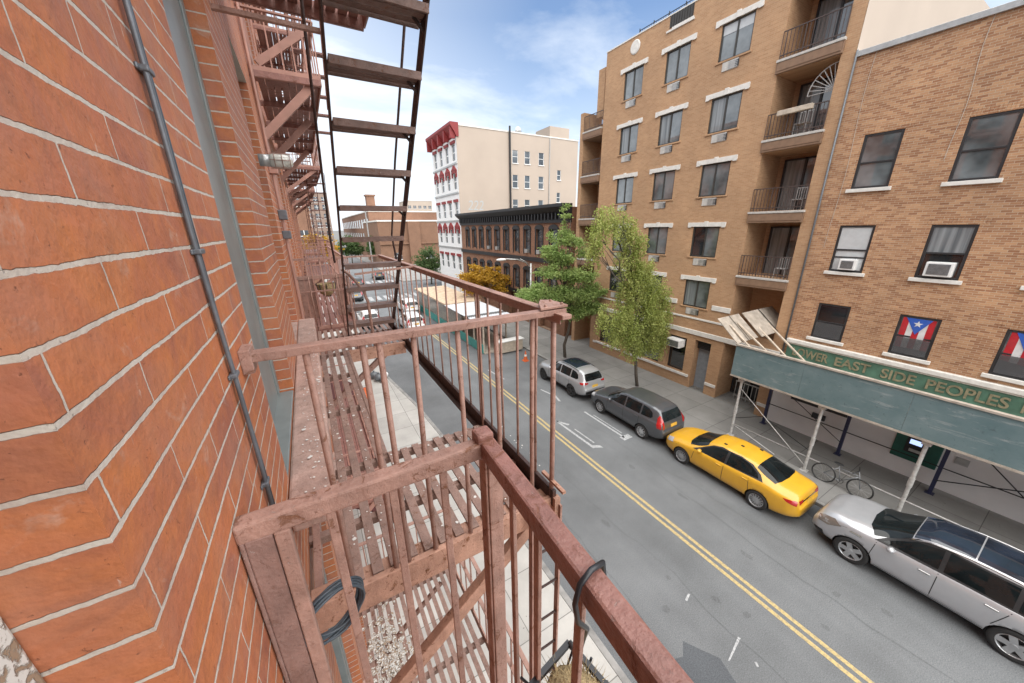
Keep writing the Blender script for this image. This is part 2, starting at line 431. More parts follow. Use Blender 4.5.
for (ya, yb, za, zb) in holes:
    if yb < -1.2: continue
    near = abs(za - (E - 1.0)) < .1
    if not near and ya < 0: continue
    xf = XW - .085
    cam_win = ya < 0 and near
    mb = MB()
    if cam_win:
        mb.box(xf - .09, xf, yb - .085, yb, za, zb); mb.box(xf - .09, xf, ya, ya + .085, za, zb); mb.box(xf - .09, xf, ya + .085, yb - .085, zb - .08, zb)
        fr = mesh_obj('window_frame', mb, M['peeled_white'], left, bevel=.006); fr['label'] = 'peeling white painted window jamb'
        continue
    w = .11; wb = .47 if near and 1 < ya < 2 else w   # the nearest window ends in a broad grey casing
    mb.box(xf - .07, xf, ya, ya + w, za, zb); mb.box(xf - .07, xf, yb - wb, yb, za, zb); mb.box(xf - .07, xf, ya + w, yb - wb, za, za + .09); mb.box(xf - .07, xf, ya + w, yb - wb, zb - .1, zb)
    mb.box(xf - .09, xf - .03, ya + w, yb - w, (za + zb) / 2 - .03, (za + zb) / 2 + .03)
    mb.box(xf - .005, xf + .010, yb - .07, yb - .002, za + .02, zb - .02)
    fr = mesh_obj('window', mb, M['teal_frame'], left, bevel=.005 if ya < 8 else 0)
    mb = MB(); mb.quad((xf - .06, ya + w, za + .09), (xf - .06, yb - w, za + .09), (xf - .06, yb - w, zb - .1), (xf - .06, ya + w, zb - .1)); mesh_obj('pane', mb, M['glass'], fr)
    mb = MB(); mb.box(XW - .12, XW + (-.004 if near else .035), ya - .06 if not near else ya + .004, yb + (.06 if not near else -.004), za - .14, za + .007); mesh_obj('sill', mb, M['teal_frame'] if near and ya < 3 else M['stone_pink'], fr, bevel=.006)

# two grey pipes clipped to the wall
t = thing('conduit', 'grey twin conduit pipes clipped upright to the orange brick wall', 'conduit', (XW, 1.07, E - .8))
for j, (dy, r) in enumerate(((0, .0054), (.0125, .0046))):
    mb = MB(); mb.tube([(XW + .010 + .002 * math.sin(i * 1.3 + j), 1.068 + dy + .004 * math.sin(i * .9 + j), E - .80 + .2 * i) for i in range(16)], r, 10)
    mesh_obj('pipe', mb, M['conduit'] if j == 0 else M['cable_grey'], t, smooth=True)
for zz in (-.70, -.36, -.05, .30, .72, 1.2):
    mb = MB(); mb.box(XW, XW + .019, 1.056, 1.094, E + zz, E + zz + .012); mb.box(XW, XW + .006, 1.046, 1.104, E + zz, E + zz + .012); mesh_obj('clamp', mb, M['conduit'], t, bevel=.003)

# ------------------------------------------------------------------ fire escape the camera looks along
fe = thing('fire_escape', 'rusty pink iron fire escape with slatted floor, thin balusters and open steps rising ahead', 'fire escape', (XW, 1.25, E - 1.4))
X1 = .93; F = E - 1.40; RT = E - .375
def slats(mb, x0, x1, y0, y1, z, pitch=.076, w=.046, h=.012, jit=.003):
    x = x0 + w / 2
    while x < x1 - w / 2 + .01:
        j = random.uniform(-jit, jit)
        mb.bar((x + j, y0, z), (x - j, y1, z + random.uniform(-.004, .004)), w, h); x += pitch
mb = MB()
slats(mb, XW + .16, .20, 1.24, 5.55, F)
slats(mb, .235, X1 - .03, 1.24, 2.08, F); slats(mb, .235, X1 - .03, 4.42, 5.55, F)
for y in (1.6, 2.07, 2.9, 3.7, 4.45, 5.2): mb.box(XW, .22 if 2.1 < y < 4.4 else X1, y - .02, y + .02, F - .055, F - .012)
mesh_obj('slatted_floor', mb, M['slat'], fe, bevel=.003)
mb = MB(); mb.box(XW + .005, X1 + .01, 1.205, 1.235, F - .13, F + .005); mb.box(XW + .005, X1 + .01, 1.235, 1.31, F - .022, F - .008); mesh_obj('end_beam', mb, M['iron_rust'], fe, bevel=.004)
mb = MB(); mb.box(.2, X1 - .03, 4.36, 4.40, F - .14, F + .01); b2 = mesh_obj('opening_beam', mb, M['iron_rust'], fe, bevel=.004)
mb = MB(); mb.box(.205, .235, 2.08, 4.42, F - .08, F + .012); mesh_obj('opening_curb', mb, M['slat'], fe, bevel=.004)
mb = MB(); mb.box(XW + .002, -.062, 1.30, 4.62, E - 1.10, E - .988); o = mesh_obj('wall_step', mb, M['stone_pink'], fe, bevel=.012); o['label'] = 'flat dusty pink ledge along the wall'
mb = MB(); mb.box(X1 - .012, X1 + .012, 1.19, 5.6, F - .04, F + .06); mb.box(X1 - .05, X1 - .012, 1.21, 5.58, F - .05, F - .035); mesh_obj('kick_plate', mb, M['iron_dark'], fe, bevel=.003)  # dark iron puts the shade on the plate's inner face into its colour
mb = MB(); mb.box(XW + .02, XW + .05, 1.25, 5.6, F - .07, F - .01); mesh_obj('wall_beam', mb, M['iron'], fe)
# outer handrail and the end handrail nearest the camera
mb = MB(); mb.bar((X1, 1.14, RT), (X1, 5.6, RT), .052, .022); mb.bar((X1 - .02, 1.16, RT - .02), (X1 - .02, 5.58, RT - .02), .008, .03); mesh_obj('outer_handrail', mb, M['iron'], fe, bevel=.004)
mb = MB(); mb.bar((XW - .01, 1.255, E - .365), (X1 + .045, 1.225, E - .365), .048, .028); mb.box(XW - .0, XW + .03, 1.22, 1.30, E - .41, E - .335)
mb.prism([(X1 - .10, 1.20, E - .346), (X1 + .05, 1.20, E - .346), (X1 + .05, 1.33, E - .346), (X1 + .005, 1.36, E - .346), (X1 - .05, 1.29, E - .346)], (0, 0, .012))
for px, py in ((.87, 1.22), (.96, 1.22), (.955, 1.30)): mb.ball((px, py, E - .333), .009, n=8)
mesh_obj('end_handrail', mb, M['iron'], fe, bevel=.004)
mb = MB(); mb.bar((XW, 5.58, RT), (X1, 5.58, RT), .04, .02); mesh_obj('far_handrail', mb, M['iron'], fe)
def baluster(p, q, w=.02, mat='iron', par=None, name='baluster', flat=False):
    mb = MB()
    if flat: mb.bar(p, q, w, w * .45, up=(1, 0, 0))
    else: mb.tube([p, (Vector(p) + Vector(q)) / 2 + Vector((random.uniform(-.004, .004), random.uniform(-.004, .004), 0)), q], w / 2, 8)
    return mesh_obj(name, mb, M[mat], par, smooth=not flat)
for x in (-.06, .11, .165, .287, .46, .63, .815):
    baluster((x, 1.24, E - .38), (x - .004, 1.225, F + .0), .022, par=fe)
for y, h in ((1.24, 0),): baluster((X1, y, RT), (X1, 1.215, F - .14), .026, par=fe, flat=False)
for y in (1.38, 1.566, 1.761, 1.936, 2.12, 2.30, 2.492, 2.712, 2.967, 3.226, 3.42, 3.62, 3.83, 4.05, 4.28, 4.5, 4.74, 4.98, 5.2, 5.4):
    baluster((X1, y, RT), (X1, y + random.uniform(-.008, .008), F + .06), .015, par=fe, flat=False)
for x in (-.05, .12, .3, .48, .66, .8): baluster((x, 5.58, RT), (x, 5.58, F), .016, par=fe)
for y in (2.05, 4.42):  # thicker stanchions
    baluster((X1 - .012, y, RT), (X1 - .012, y, F), .026, par=fe, flat=True, name='stanchion')
mb = MB(); mb.box(X1 - .01, X1 + .025, 1.17, 1.20, F - .10, F + .02); mb.box(X1 - .01, X1 + .01, 1.11, 1.30, F + .10, F + .115); mesh_obj('corner_bracket', mb, M['iron_rust'], fe)
mb = MB(); mb.bar((-.215, 1.28, E - 2.42), (.90, 1.28, E - 1.55), .05, .075); o = mesh_obj('brace', mb, M['iron_rust'], fe, bevel=.004)
mb = MB(); mb.bar((-.215, 4.9, E - 2.42), (.90, 4.9, E - 1.55), .05, .075); mesh_obj('brace', mb, M['iron'], fe)
mb = MB(); mb.bar((.35, 3.6, E - .405), (X1, 3.6, E - .365), .022, .018); mesh_obj('tie_rod', mb, M['iron'], fe)
mb = MB(); mb.bar((XW, 2.8, E + 1.14), (.29, 2.8, E + 1.14), .03, .022); mesh_obj('tie_rod', mb, M['iron'], fe)
mb = MB(); mb.bar((X1, 1.65, F + .2), (X1, 1.65, F + .2), .01, .01) if False else None
mb = MB(); rng = random.Random(7)
for i in range(420):   # paint flakes and litter lying on the slats and the ledge
    on_ledge = rng.random() < .25
    x = rng.uniform(XW + .05, -.07) if on_ledge else XW + .16 + .023 + .076 * rng.randint(0, 14) + rng.uniform(-.018, .018)
    y = rng.uniform(1.3, 3.2) if rng.random() < .75 else rng.uniform(1.25, 5); z = E - .984 if on_ledge else F + .0065
    if not on_ledge and x > .2 and 2.08 < y < 4.42: continue
    r = rng.uniform(.003, .007) if rng.random() < .8 else rng.uniform(.008, .016); a0 = rng.uniform(0, 6); mb.prism([(x + r * rng.uniform(.5, 1) * math.cos(a0 + q * 1.26), y + r * rng.uniform(.5, 1) * math.sin(a0 + q * 1.26), z + i * 1e-5) for q in range(5)], (0, 0, .0015))
o = mesh_obj('paint_flakes', mb, M['white_stone'], None); tag(o, 'pale paint flakes scattered over the fire escape floor', 'litter', kind='stuff')
# steps up
st_y = lambda zr: 3.86 - .93 * zr
mb = MB()
SX0, SX1 = .305, .905
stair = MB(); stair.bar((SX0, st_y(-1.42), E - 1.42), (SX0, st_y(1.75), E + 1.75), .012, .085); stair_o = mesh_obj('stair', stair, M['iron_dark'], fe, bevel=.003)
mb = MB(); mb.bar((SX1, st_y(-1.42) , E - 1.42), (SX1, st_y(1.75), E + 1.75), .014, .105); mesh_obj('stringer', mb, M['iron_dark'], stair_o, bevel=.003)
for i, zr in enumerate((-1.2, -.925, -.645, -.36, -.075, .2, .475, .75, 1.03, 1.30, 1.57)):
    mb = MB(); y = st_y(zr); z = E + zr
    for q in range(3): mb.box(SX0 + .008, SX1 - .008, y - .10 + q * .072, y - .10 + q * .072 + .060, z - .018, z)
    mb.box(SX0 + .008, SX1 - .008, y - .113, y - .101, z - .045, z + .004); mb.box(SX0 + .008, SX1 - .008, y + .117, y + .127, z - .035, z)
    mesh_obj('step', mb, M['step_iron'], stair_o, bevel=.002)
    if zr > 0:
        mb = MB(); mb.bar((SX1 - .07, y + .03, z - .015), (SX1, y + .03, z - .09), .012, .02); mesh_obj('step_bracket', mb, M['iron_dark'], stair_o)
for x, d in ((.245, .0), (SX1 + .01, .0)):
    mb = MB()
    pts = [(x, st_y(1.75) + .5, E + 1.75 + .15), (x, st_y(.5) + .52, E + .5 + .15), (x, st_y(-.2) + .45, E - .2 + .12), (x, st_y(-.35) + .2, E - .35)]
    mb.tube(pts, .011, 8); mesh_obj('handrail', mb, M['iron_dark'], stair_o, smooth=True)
mb = MB(); mb.tube([(.30, 4.42, E - .43), (.36, 4.41, E - .48), (.43, 4.4, E - .58), (.50, 4.4, E - .70), (.53, 4.4, E - .84), (.535, 4.4, F)], .017, 10); mesh_obj('newel', mb, M['iron'], stair_o, smooth=True)
mb = MB(); mb.tube([(.345, 4.4, E - .5), (.345, 4.4, F)], .014, 8); mesh_obj('newel', mb, M['iron'], stair_o, smooth=True)

# ------------------------------------------------------------------ other fire escapes on the same wall
def fire_escape(y0, y1, zf, label, x1=.93, mat='iron_far', stair=True, hole=None, nb=14, rail=True, brace_len=.95, brace_ys=None, brace_w=.055):
    t = thing('fire_escape', label, 'fire escape', (XW, y0, zf), 'fire escape balconies along the brick wall')
    mb = MB()
    if hole:
        slats(mb, XW + .08, hole[0], y0, y1, zf, .085, .068); slats(mb, hole[0], x1, y0, hole[1], zf, .085, .068); slats(mb, hole[0], x1, hole[2], y1, zf, .085, .068)
    elif mat == 'iron': slats(mb, XW + .06, x1, y0, y1, zf, .09, .05)
    else: slats(mb, XW + .06, x1, y0, y1, zf, .08, .07)
    n = 4
    for i in range(n + 1):
        y = y0 + (y1 - y0) * i / n
        mb.box(XW, x1 if not hole or not (hole[1] < y < hole[2]) else hole[0], y - .02, y + .02, zf - .075, zf - .014)
    mesh_obj('slatted_floor', mb, M['slat' if mat == 'iron' else 'iron_red'], t)
    mb = MB(); mb.box(x1, x1 + .015, y0, y1, zf - .06, zf + .06)
    for y in (y0, y1): mb.box(XW, x1, y - .012, y + .012, zf - .08, zf + .03)
    mesh_obj('frame', mb, M[mat], t)
    if rail:
        mb = MB(); h = 1.0
        for zz in (h, h * .55): mb.bar((x1, y0, zf + zz), (x1, y1, zf + zz), .04, .016); mb.bar((XW, y0, zf + zz), (x1, y0, zf + zz), .04, .016); mb.bar((XW, y1, zf + zz), (x1, y1, zf + zz), .04, .016)
        mesh_obj('handrail', mb, M[mat], t)
        mb = MB()
        for i in range(nb + 1):
            y = y0 + (y1 - y0) * i / nb; mb.bar((x1, y, zf), (x1, y, zf + h), .014, .014, up=(1, 0, 0))
        for i in range(1, 6):
            x = XW + (x1 - XW) * i / 6
            for y in (y0, y1): mb.bar((x, y, zf), (x, y, zf + h), .014, .014, up=(1, 0, 0))
        mesh_obj('baluster_screen', mb, M[mat], t)
    for y in brace_ys or (y0 + .12, (y0 + y1) / 2, y1 - .12):
        mb = MB(); mb.bar((XW + .01, y, zf - brace_len), (x1 * .8, y, zf - .07), brace_w * .7, brace_w); mb.box(XW, XW + .03, y - .04, y + .04, zf - brace_len - .12, zf - brace_len + .1); mesh_obj('brace', mb, M[mat], t)
    if stair:
        ya = y0 + 1.15 if True else 0; L = 2.9
        s = MB(); s.bar((.36, ya + L, zf), (.36, ya, zf + 3.1), .012, .1); s.bar((.88, ya + L, zf), (.88, ya, zf + 3.1), .012, .1); so = mesh_obj('stair', s, M['iron_dark' if mat == 'iron_far' else mat], t)
        s = MB()
        for i in range(1, 12):
            q = i / 12; y = ya + L * (1 - q); z = zf + 3.1 * q; s.box(.37, .87, y - .08, y + .08, z - .025, z)
        mesh_obj('step', s, M['iron_red'], so)
        s = MB()
        for x in (.35, .89): s.tube([(x, ya + L, zf + .75), (x, ya, zf + 3.85)], .012, 6)
        mesh_obj('handrail', s, M[mat], so)
    return t
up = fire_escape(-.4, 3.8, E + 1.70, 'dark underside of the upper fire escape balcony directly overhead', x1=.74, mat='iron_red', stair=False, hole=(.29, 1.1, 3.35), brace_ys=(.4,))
low = fire_escape(-.6, 3.62, E - 4.55, 'lower fire escape balcony with wide slats seen down through the window guard', x1=1.03, mat='iron', stair=False, nb=22)
mb = MB()
rng = random.Random(2)
for i in range(520):
    x, y = rng.gauss(.04, .12), rng.gauss(2.85, .32); r = rng.uniform(.008, .034); a0 = rng.uniform(0, 6)
    mb.prism([(x + r * rng.uniform(.6, 1) * math.cos(a0 + q * 1.26), y + r * rng.uniform(.6, 1) * math.sin(a0 + q * 1.26), E - 4.535 + i * .00004) for q in range(5)], (rng.uniform(-.002, .002), 0, .002))
litter = mesh_obj('litter', mb, M['peeled_white'], None); tag(litter, 'crumbled white debris lying on the lower fire escape slats', 'debris', kind='stuff')
labs = {(5.75, -1.4): 'faded fire escape balcony on our floor just beyond the open steps', (5.36, 1.7): 'fire escape balcony with angled braces above the wall lamp, second from the camera',
        (12.4, -1.4): 'distant fire escape balcony on our floor, third along the wall', (12.2, 1.7): 'distant fire escape balcony one floor up, third along the wall',
        (5.5, 4.8): 'highest fire escape balcony showing above the braced one', (19, -1.4): 'farthest fire escape balcony on our floor by the wall end', (19, 1.7): 'farthest fire escape balcony one floor up by the wall end', (12.2, 4.8): 'distant top fire escape balcony, third along the wall', (5.5, -4.5): 'fire escape balcony one floor down beyond the slatted floor', (26, -1.4): 'tiny last fire escape balcony on our floor at the end of the wall', (26, 1.7): 'tiny last fire escape balcony one floor up at the end of the wall', (19, 4.8): 'small top fire escape balcony near the end of the wall'}
for (y, zr), lab in labs.items():
    f_ = fire_escape(y, y + 4.4, E + zr, lab, mat='iron_far', x1=.47 if y < 12 else .74, stair=(zr > 0 or y > 12), brace_len=.66, brace_ys=(y + .07, y + 1.65, y + 4.2), brace_w=.085)
    if y < 5.4:
        mb = MB(); mb.bar((-.13, y + .02, E + zr + .06), (.40, y + .02, E + zr + .46), .05, .075); mesh_obj('stay', mb, M['iron_far'], f_)
# drop ladder hung on the outer corner
t = thing('drop_ladder', 'narrow iron drop ladder with thin rungs hanging below the fire escape corner', 'ladder', (.86, 1.2, E - 5.2))
for x in (.77, .95):
    mb = MB(); mb.bar((x, 1.17, E - 1.42), (x + .02, 1.17, E - 4.6), .035, .012, up=(1, 0, 0)); mesh_obj('rail', mb, M['iron'], t)
for i in range(11):
    mb = MB(); z = E - 1.7 - .27 * i; mb.tube([(.775, 1.17, z), (.955, 1.17, z)], .008, 6); mesh_obj('rung', mb, M['iron_dark'], t)

# panels and hanging planter beyond the steps
t = thing('balcony_panel', 'pair of brown boards and rail closing off the neighbouring fire escape', 'panel', (XW, 6.5, E - 1.66))
mb = MB(); mb.box(-.29 + .08, .01, 6.48, 6.5, E - 1.66, E - .76); mesh_obj('board', mb, M['iron'], t)
mb = MB(); mb.box(.30, .47, 6.48, 6.5, E - 1.66, E - .76); mesh_obj('board', mb, M['iron'], t)
mb = MB(); mb.box(XW, .47, 6.46, 6.5, E - .755, E - .70); mb.box(.0, .02, 6.45, 6.47, E - 1.66, E - .5); mb.box(.46, .48, 6.45, 6.47, E - 1.66, E - .5); mesh_obj('rail', mb, M['iron'], t)

# glass cage lamp on the wall
t = thing('wall_lamp', 'caged glass bulkhead lamp sticking out from the brick wall', 'lamp', (XW, 4.1, E + .6))
mb = MB(); mb.tube([(XW - .01, 4.1, E + .6), (XW + .07, 4.1, E + .6)], .05, 14); mesh_obj('base', mb, M['galv'], t, smooth=True)
m_ = NT('ribbed_lamp_glass'); m_.out((.62, .62, .56, 1), .15, spec=.6, coat=.8); m_.bump(m_.noise(60, 2, m_.pos()), .5, .01); M['lamp_glass'] = m_.mat
mb = MB(); mb.tube([(XW + .07, 4.1, E + .6), (XW + .10, 4.1, E + .6), (XW + .22, 4.1, E + .6), (XW + .25, 4.1, E + .6)], [.05, .062, .06, .03], 14); mesh_obj('glass_globe', mb, M['lamp_glass'], t, smooth=True)
mb = MB()
for a in range(6):
    c, s = math.cos(a * PI / 3) * .066, math.sin(a * PI / 3) * .066; mb.tube([(XW + .07, 4.1 + c, E + .6 + s), (XW + .24, 4.1 + c, E + .6 + s)], .003, 5)
for x in (.11, .17, .23): mb.tube([(XW + x, 4.1 + .066 * math.cos(a * PI / 8), E + .6 + .066 * math.sin(a * PI / 8)) for a in range(16)], .003, 5, closed=True)
mesh_obj('cage', mb, M['iron'], t)

# ------------------------------------------------------------------ window guard round the camera's window
g = thing('window_guard', 'brownish red iron window guard with square rails nearest the camera', 'window guard', (XW, .3, E - 1.75))
GX, GY, GZ = .345, .76, E - .585
def channel(mb, p, q, w, h):
    mb.bar(p, q, w, h)
mb = MB(); mb.bar((XW - .0, GY + .015, GZ - .012), (GX - .02, GY + .0, GZ), .042, .048); o = mesh_obj('rail', mb, M['iron'], g, bevel=.006)
mb = MB(); mb.bar((GX, GY + .02, GZ + .002), (.305, -.15, GZ + .002), .045, .052); o = mesh_obj('rail', mb, M['iron_red'], g, bevel=.007)
mb = MB(); mb.box(GX - .032, GX + .018, GY - .02, GY + .03, GZ - .03, GZ + .05); mesh_obj('corner_cap', mb, M['iron_red'], g, bevel=.008)
mb = MB(); mb.box(GX + .0, GX + .045, GY - .01, GY + .004, E - 1.75, GZ - .03); mb.box(GX - .008, GX + .0, GY - .005, GY + .04, E - 1.75, GZ - .03); mesh_obj('corner_post', mb, M['iron'], g, bevel=.003)
mb = MB(); mb.box(XW + .012, XW + .062, GY - .008, GY + .004, E - 1.75, GZ - .03); mb.box(XW + .003, XW + .012, GY - .008, GY + .03, E - 1.75, GZ - .03); o = mesh_obj('wall_post', mb, M['iron_brown'], g, bevel=.003); o['label'] = 'broad dark brown iron plate against the wall'
mb = MB(); mb.box(XW + .064, XW + .094, GY - .012, GY + .012, E - 1.75, GZ - .03); mesh_obj('wall_post', mb, M['iron'], g, bevel=.003)
for x in (-.055, .085, .215):
    mb = MB(); mb.bar((x, GY, GZ - .03), (x + .004, GY, E - 1.74), .02, .009, up=(0, 1, 0)); mesh_obj('baluster', mb, M['iron'], g, bevel=.002)
for y in (.60, .48, .33, .17, .02):
    mb = MB(); x = .345 - .044 * (.76 - y); mb.bar((x, y, GZ - .03), (x + .01, y, E - 1.74), .02, .011, up=(1, 0, 0)); mesh_obj('baluster', mb, M['iron'], g, bevel=.002)
mb = MB(); mb.bar((XW, GY, E - 1.745), (GX, GY, E - 1.745), .04, .03); mb.bar((GX, GY, E - 1.745), (.305, -.15, E - 1.745), .04, .03); mesh_obj('bottom_rail', mb, M['iron'], g)

# coil of grey cable hung on a baluster
mb = MB(); rng = random.Random(5)
sight = Vector((-.085, .80, -.955)).normalized(); a_ = .72 * Vector(_r) + .70 * Vector(_u); a_ = (a_ - sight * a_.dot(sight)).normalized(); b_ = (.60 * sight.cross(a_) + .80 * sight).normalized(); nrm = a_.cross(b_)
for k in range(9):
    r0 = .076 + rng.uniform(-.006, .006); c0 = Vector((-.098, .80, E - .962)) + nrm * rng.uniform(-.012, .012) + a_ * rng.uniform(-.004, .004)
    mb.tube([c0 + r0 * (math.cos(t_) * a_ + .95 * math.sin(t_) * b_) + nrm * .006 * math.sin(t_ * 2 + k) for t_ in [2 * PI * i / 28 for i in range(28)]], .0038, 6, closed=True)
o = mesh_obj('cable_coil', mb, M['cable_grey'], None, smooth=True); tag(o, 'blue grey coil of spare cable hung behind a window guard baluster', 'cable')

# hanging planter with dry stalks, hooked over the guard rail with black cable
t = thing('hanging_planter', 'black wire planter of dry straw hanging outside the window guard rail', 'planter', (.45, .3, E - 1.35))
PX0, PX1, PY0, PY1, PZ = .30, .50, .20, .50, E - 1.13
mb = MB()
for p, q in (((PX0, PY1 - .03, PZ), (PX1 - .04, PY1, PZ)), ((PX1 - .04, PY1, PZ), (PX1 + .01, PY0, PZ)), ((PX0, PY0, PZ), (PX1 + .01, PY0, PZ)), ((PX0, PY0, PZ), (PX0, PY1 - .03, PZ))): mb.bar(p, q, .014, .014)
for i in range(6):
    y = PY0 + (PY1 - PY0) * i / 5; mb.tube([(PX1 - .01, y, PZ), (PX1 - .05, y, PZ - .13), (PX0 + .06, y, PZ - .13), (PX0, y, PZ)], .004, 6)
mesh_obj('basket', mb, M['cable'], t)
M['straw'] = plain('dry_straw', (.36, .27, .14), .9, var=.4, scale=60, bump=.8, bscale=150)
mb = MB(); mb.ball((.40, .36, PZ - .035), .085, .125, .06, 18); mesh_obj('root_ball', mb, M['straw'], t, smooth=True)
mb = MB(); rng = random.Random(9)
for i in range(420):
    a = rng.uniform(0, 2 * PI); rr = rng.random() ** .5; p = Vector((.40 + .085 * rr * math.cos(a), .36 + .12 * rr * math.sin(a), PZ - .03 + .045 * math.sqrt(max(0, 1 - rr * rr))))
    d = Vector((math.cos(a) * rr + rng.uniform(-.6, .6), math.sin(a) * rr + rng.uniform(-.6, .6), rng.uniform(.1, .9))).normalized() * rng.uniform(.015, .05)
    n_ = d.cross(Vector((rng.uniform(-1, 1), rng.uniform(-1, 1), 1))).normalized() * .0012
    mb.add((p - n_, p + n_, p + d), ((0, 1, 2),))
mesh_obj('dry_stalks', mb, M['straw'], t)
mb = MB(); mb.tube([(.462, .50, PZ), (.44, .455, E - 1.08), (.42, .415, E - 1.0), (.405, .39, E - .90), (.375, .355, E - .80), (.335, .325, E - .72), (.298, .305, E - .65), (.284, .30, E - .59), (.292, .30, E - .552), (.32, .305, E - .543), (.352, .31, E - .552), (.36, .312, E - .59)], .005, 8); mesh_obj('hook_cable', mb, M['cable'], t, smooth=True)
# basket hung on the neighbouring balcony
t = thing('hanging_basket', 'small coir lined hanging basket on the neighbouring balcony rail', 'basket', (.17, 6.35, E - 1.05))
mb = MB(); mb.lathe([(-.20, .03), (-.15, .10), (-.07, .125), (0, .13)], (.17, 6.3, E - .82), 'z', 16); mesh_obj('liner', mb, M['straw'], t, smooth=True)
mb = MB()
for i in range(8):
    a = i * PI / 4; mb.tube([(.17 + .03 * math.cos(a), 6.3 + .03 * math.sin(a), E - 1.03), (.17 + .13 * math.cos(a), 6.3 + .13 * math.sin(a), E - .9), (.17 + .14 * math.cos(a), 6.3 + .14 * math.sin(a), E - .81)], .006, 5)
mesh_obj('wire_frame', mb, M['cable'], t)

t = thing('wall_pipe', 'thin grey pipe with junction boxes running up the wall past the caged lamp', 'pipe', (XW, 5.2, E - 1))
mb = MB()
for dy in (0, .12, .3): mb.tube([(XW + .03, 5.2 + dy + .01 * math.sin(i), E - 3 + i * .6) for i in range(14)], .014, 8)
mesh_obj('pipe', mb, M['iron_far'], t, smooth=True)
for zz, w in ((.12, .07), (-.1, .06), (.62, .06)):
    mb = MB(); mb.box(XW, XW + .09, 5.15, 5.15 + w * 2, E + zz, E + zz + w * 1.6); mesh_obj('junction_box', mb, M['iron_far'] if zz > .5 else M['conduit'], t, bevel=.01)

# ------------------------------------------------------------------ ground, road, pavements
def asphalt(name, base, patchy=.25):
    m = NT(name); pos = m.pos()
    big = m.ramp(m.noise(.35, 5, pos, .6), .3, .7); fine = m.ramp(m.noise(45, 3, pos, .7), .25, .75)
    mp = m.n('Mapping'); m.set(mp.inputs[0], pos); mp.inputs['Scale'].default_value = (1.4, .09, 1)
    tr = m.ramp(m.noise(1.0, 3, mp.outputs[0]), .35, .65)
    c = m.mix(big, tuple(x * (1 - patchy) for x in base) + (1,), tuple(x * (1 + patchy * .6) for x in base) + (1,))
    c = m.mix(.2, c, m.mix(tr, (.38, .38, .38, 1), (.62, .62, .62, 1)), 'OVERLAY')
    c = m.mix(.8, c, m.mix(fine, (.22, .22, .22, 1), (.78, .78, .78, 1)), 'OVERLAY')
    c = m.mix(m.math('MULTIPLY', m.ramp(m.noise(14, 4, pos, .7), .60, .72), .4), c, tuple(x * .55 for x in base) + (1,))
    c = m.mix(m.math('MULTIPLY', m.ramp(m.noise(2.2, 6, pos, .75, 1.0), .66, .72), .45), c, tuple(x * .45 for x in base) + (1,))
    m.bump(m.noise(80, 3, pos, .7), .35, .006)
    m.out(c, .85, spec=.3); return m.mat
def paving(name, base, sx, sy, joint=.012, patchy=.2):
    m = NT(name); pos = m.pos(); sp = m.n('SeparateXYZ'); m.set(sp.inputs[0], pos)
    b = m.n('TexBrick'); b.offset = 0.0; m.set(b.inputs['Vector'], pos); b.inputs['Scale'].default_value = 1; b.inputs['Brick Width'].default_value = sx; b.inputs['Row Height'].default_value = sy
    b.inputs['Mortar Size'].default_value = joint; b.inputs['Mortar Smooth'].default_value = .3
    b.inputs['Color1'].default_value = tuple(x * .9 for x in base) + (1,); b.inputs['Color2'].default_value = tuple(x * 1.08 for x in base) + (1,); b.inputs['Mortar'].default_value = tuple(x * .45 for x in base) + (1,)
    c = m.mix(.5, b.outputs['Color'], m.mix(m.ramp(m.noise(.9, 6, pos, .65), .3, .7), (.35, .35, .35, 1), (.62, .62, .62, 1)), 'OVERLAY')
    c = m.mix(m.ramp(m.noise(9, 5, pos, .7), .67, .70), c, tuple(x * .3 for x in base) + (1,))
    m.bump(m.noise(50, 3, pos), .2, .004); m.out(c, .85, spec=.3); return m.mat
M['asphalt'] = asphalt('asphalt', (.145, .152, .157)); M['asphalt_patch'] = asphalt('asphalt_patch', (.085, .092, .10), .12)
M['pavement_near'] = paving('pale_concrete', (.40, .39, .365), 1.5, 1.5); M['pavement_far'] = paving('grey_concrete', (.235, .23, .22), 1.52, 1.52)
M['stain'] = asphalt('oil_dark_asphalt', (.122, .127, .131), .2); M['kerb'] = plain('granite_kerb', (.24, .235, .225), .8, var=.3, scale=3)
M['ground'] = plain('far_ground', (.13, .13, .125), .9, var=.2, scale=.05)
def worn(name, col, base, wear=.5):
    m = NT(name); pos = m.pos(); f = m.ramp(m.noise(14, 6, pos, .75), .42 + .1 * (1 - wear), .66)
    m.out(m.mix(m.math('MULTIPLY', f, wear), tuple(col) + (1,), base + (1,)), .75); return m.mat
M['yellow_line'] = worn('worn_yellow_paint', (.47, .36, .155), (.15, .14, .12), .8); M['white_line'] = worn('worn_white_paint', (.42, .43, .435), (.14, .145, .15), .9)

mb = MB(); mb.quad((-2500, -2500, -.03), (2500, -2500, -.03), (2500, 4000, -.03), (-2500, 4000, -.03)); structure('ground', mb, M['ground'])
mb = MB(); mb.quad((2.0, -60, 0), (14.2, -60, 0), (14.2, 200, 0), (2.0, 200, 0)); mb.quad((14.2, 54.5, 0), (80, 54.5, 0), (80, 64, 0), (14.2, 64, 0)); structure('road', mb, M['asphalt'])
def slab(name, outline, z, mat):
    mb = MB(); mb.prism([(x, y, -.02) for x, y in outline], (0, 0, z + .02)); return structure(name, mb, mat, bevel=.015)
near_edge = [(4.37, -40), (4.33, 8.5), (3.78, 17), (3.2, 21.5), (3.0, 28), (2.9, 95)]
slab('pavement_near', [(x - .16, y) for x, y in near_edge] + [(-12, 95), (-12, -40)], .13, M['pavement_near'])
slab('kerb_near', near_edge + [(x - .16, y) for x, y in reversed(near_edge)], .134, M['kerb'])
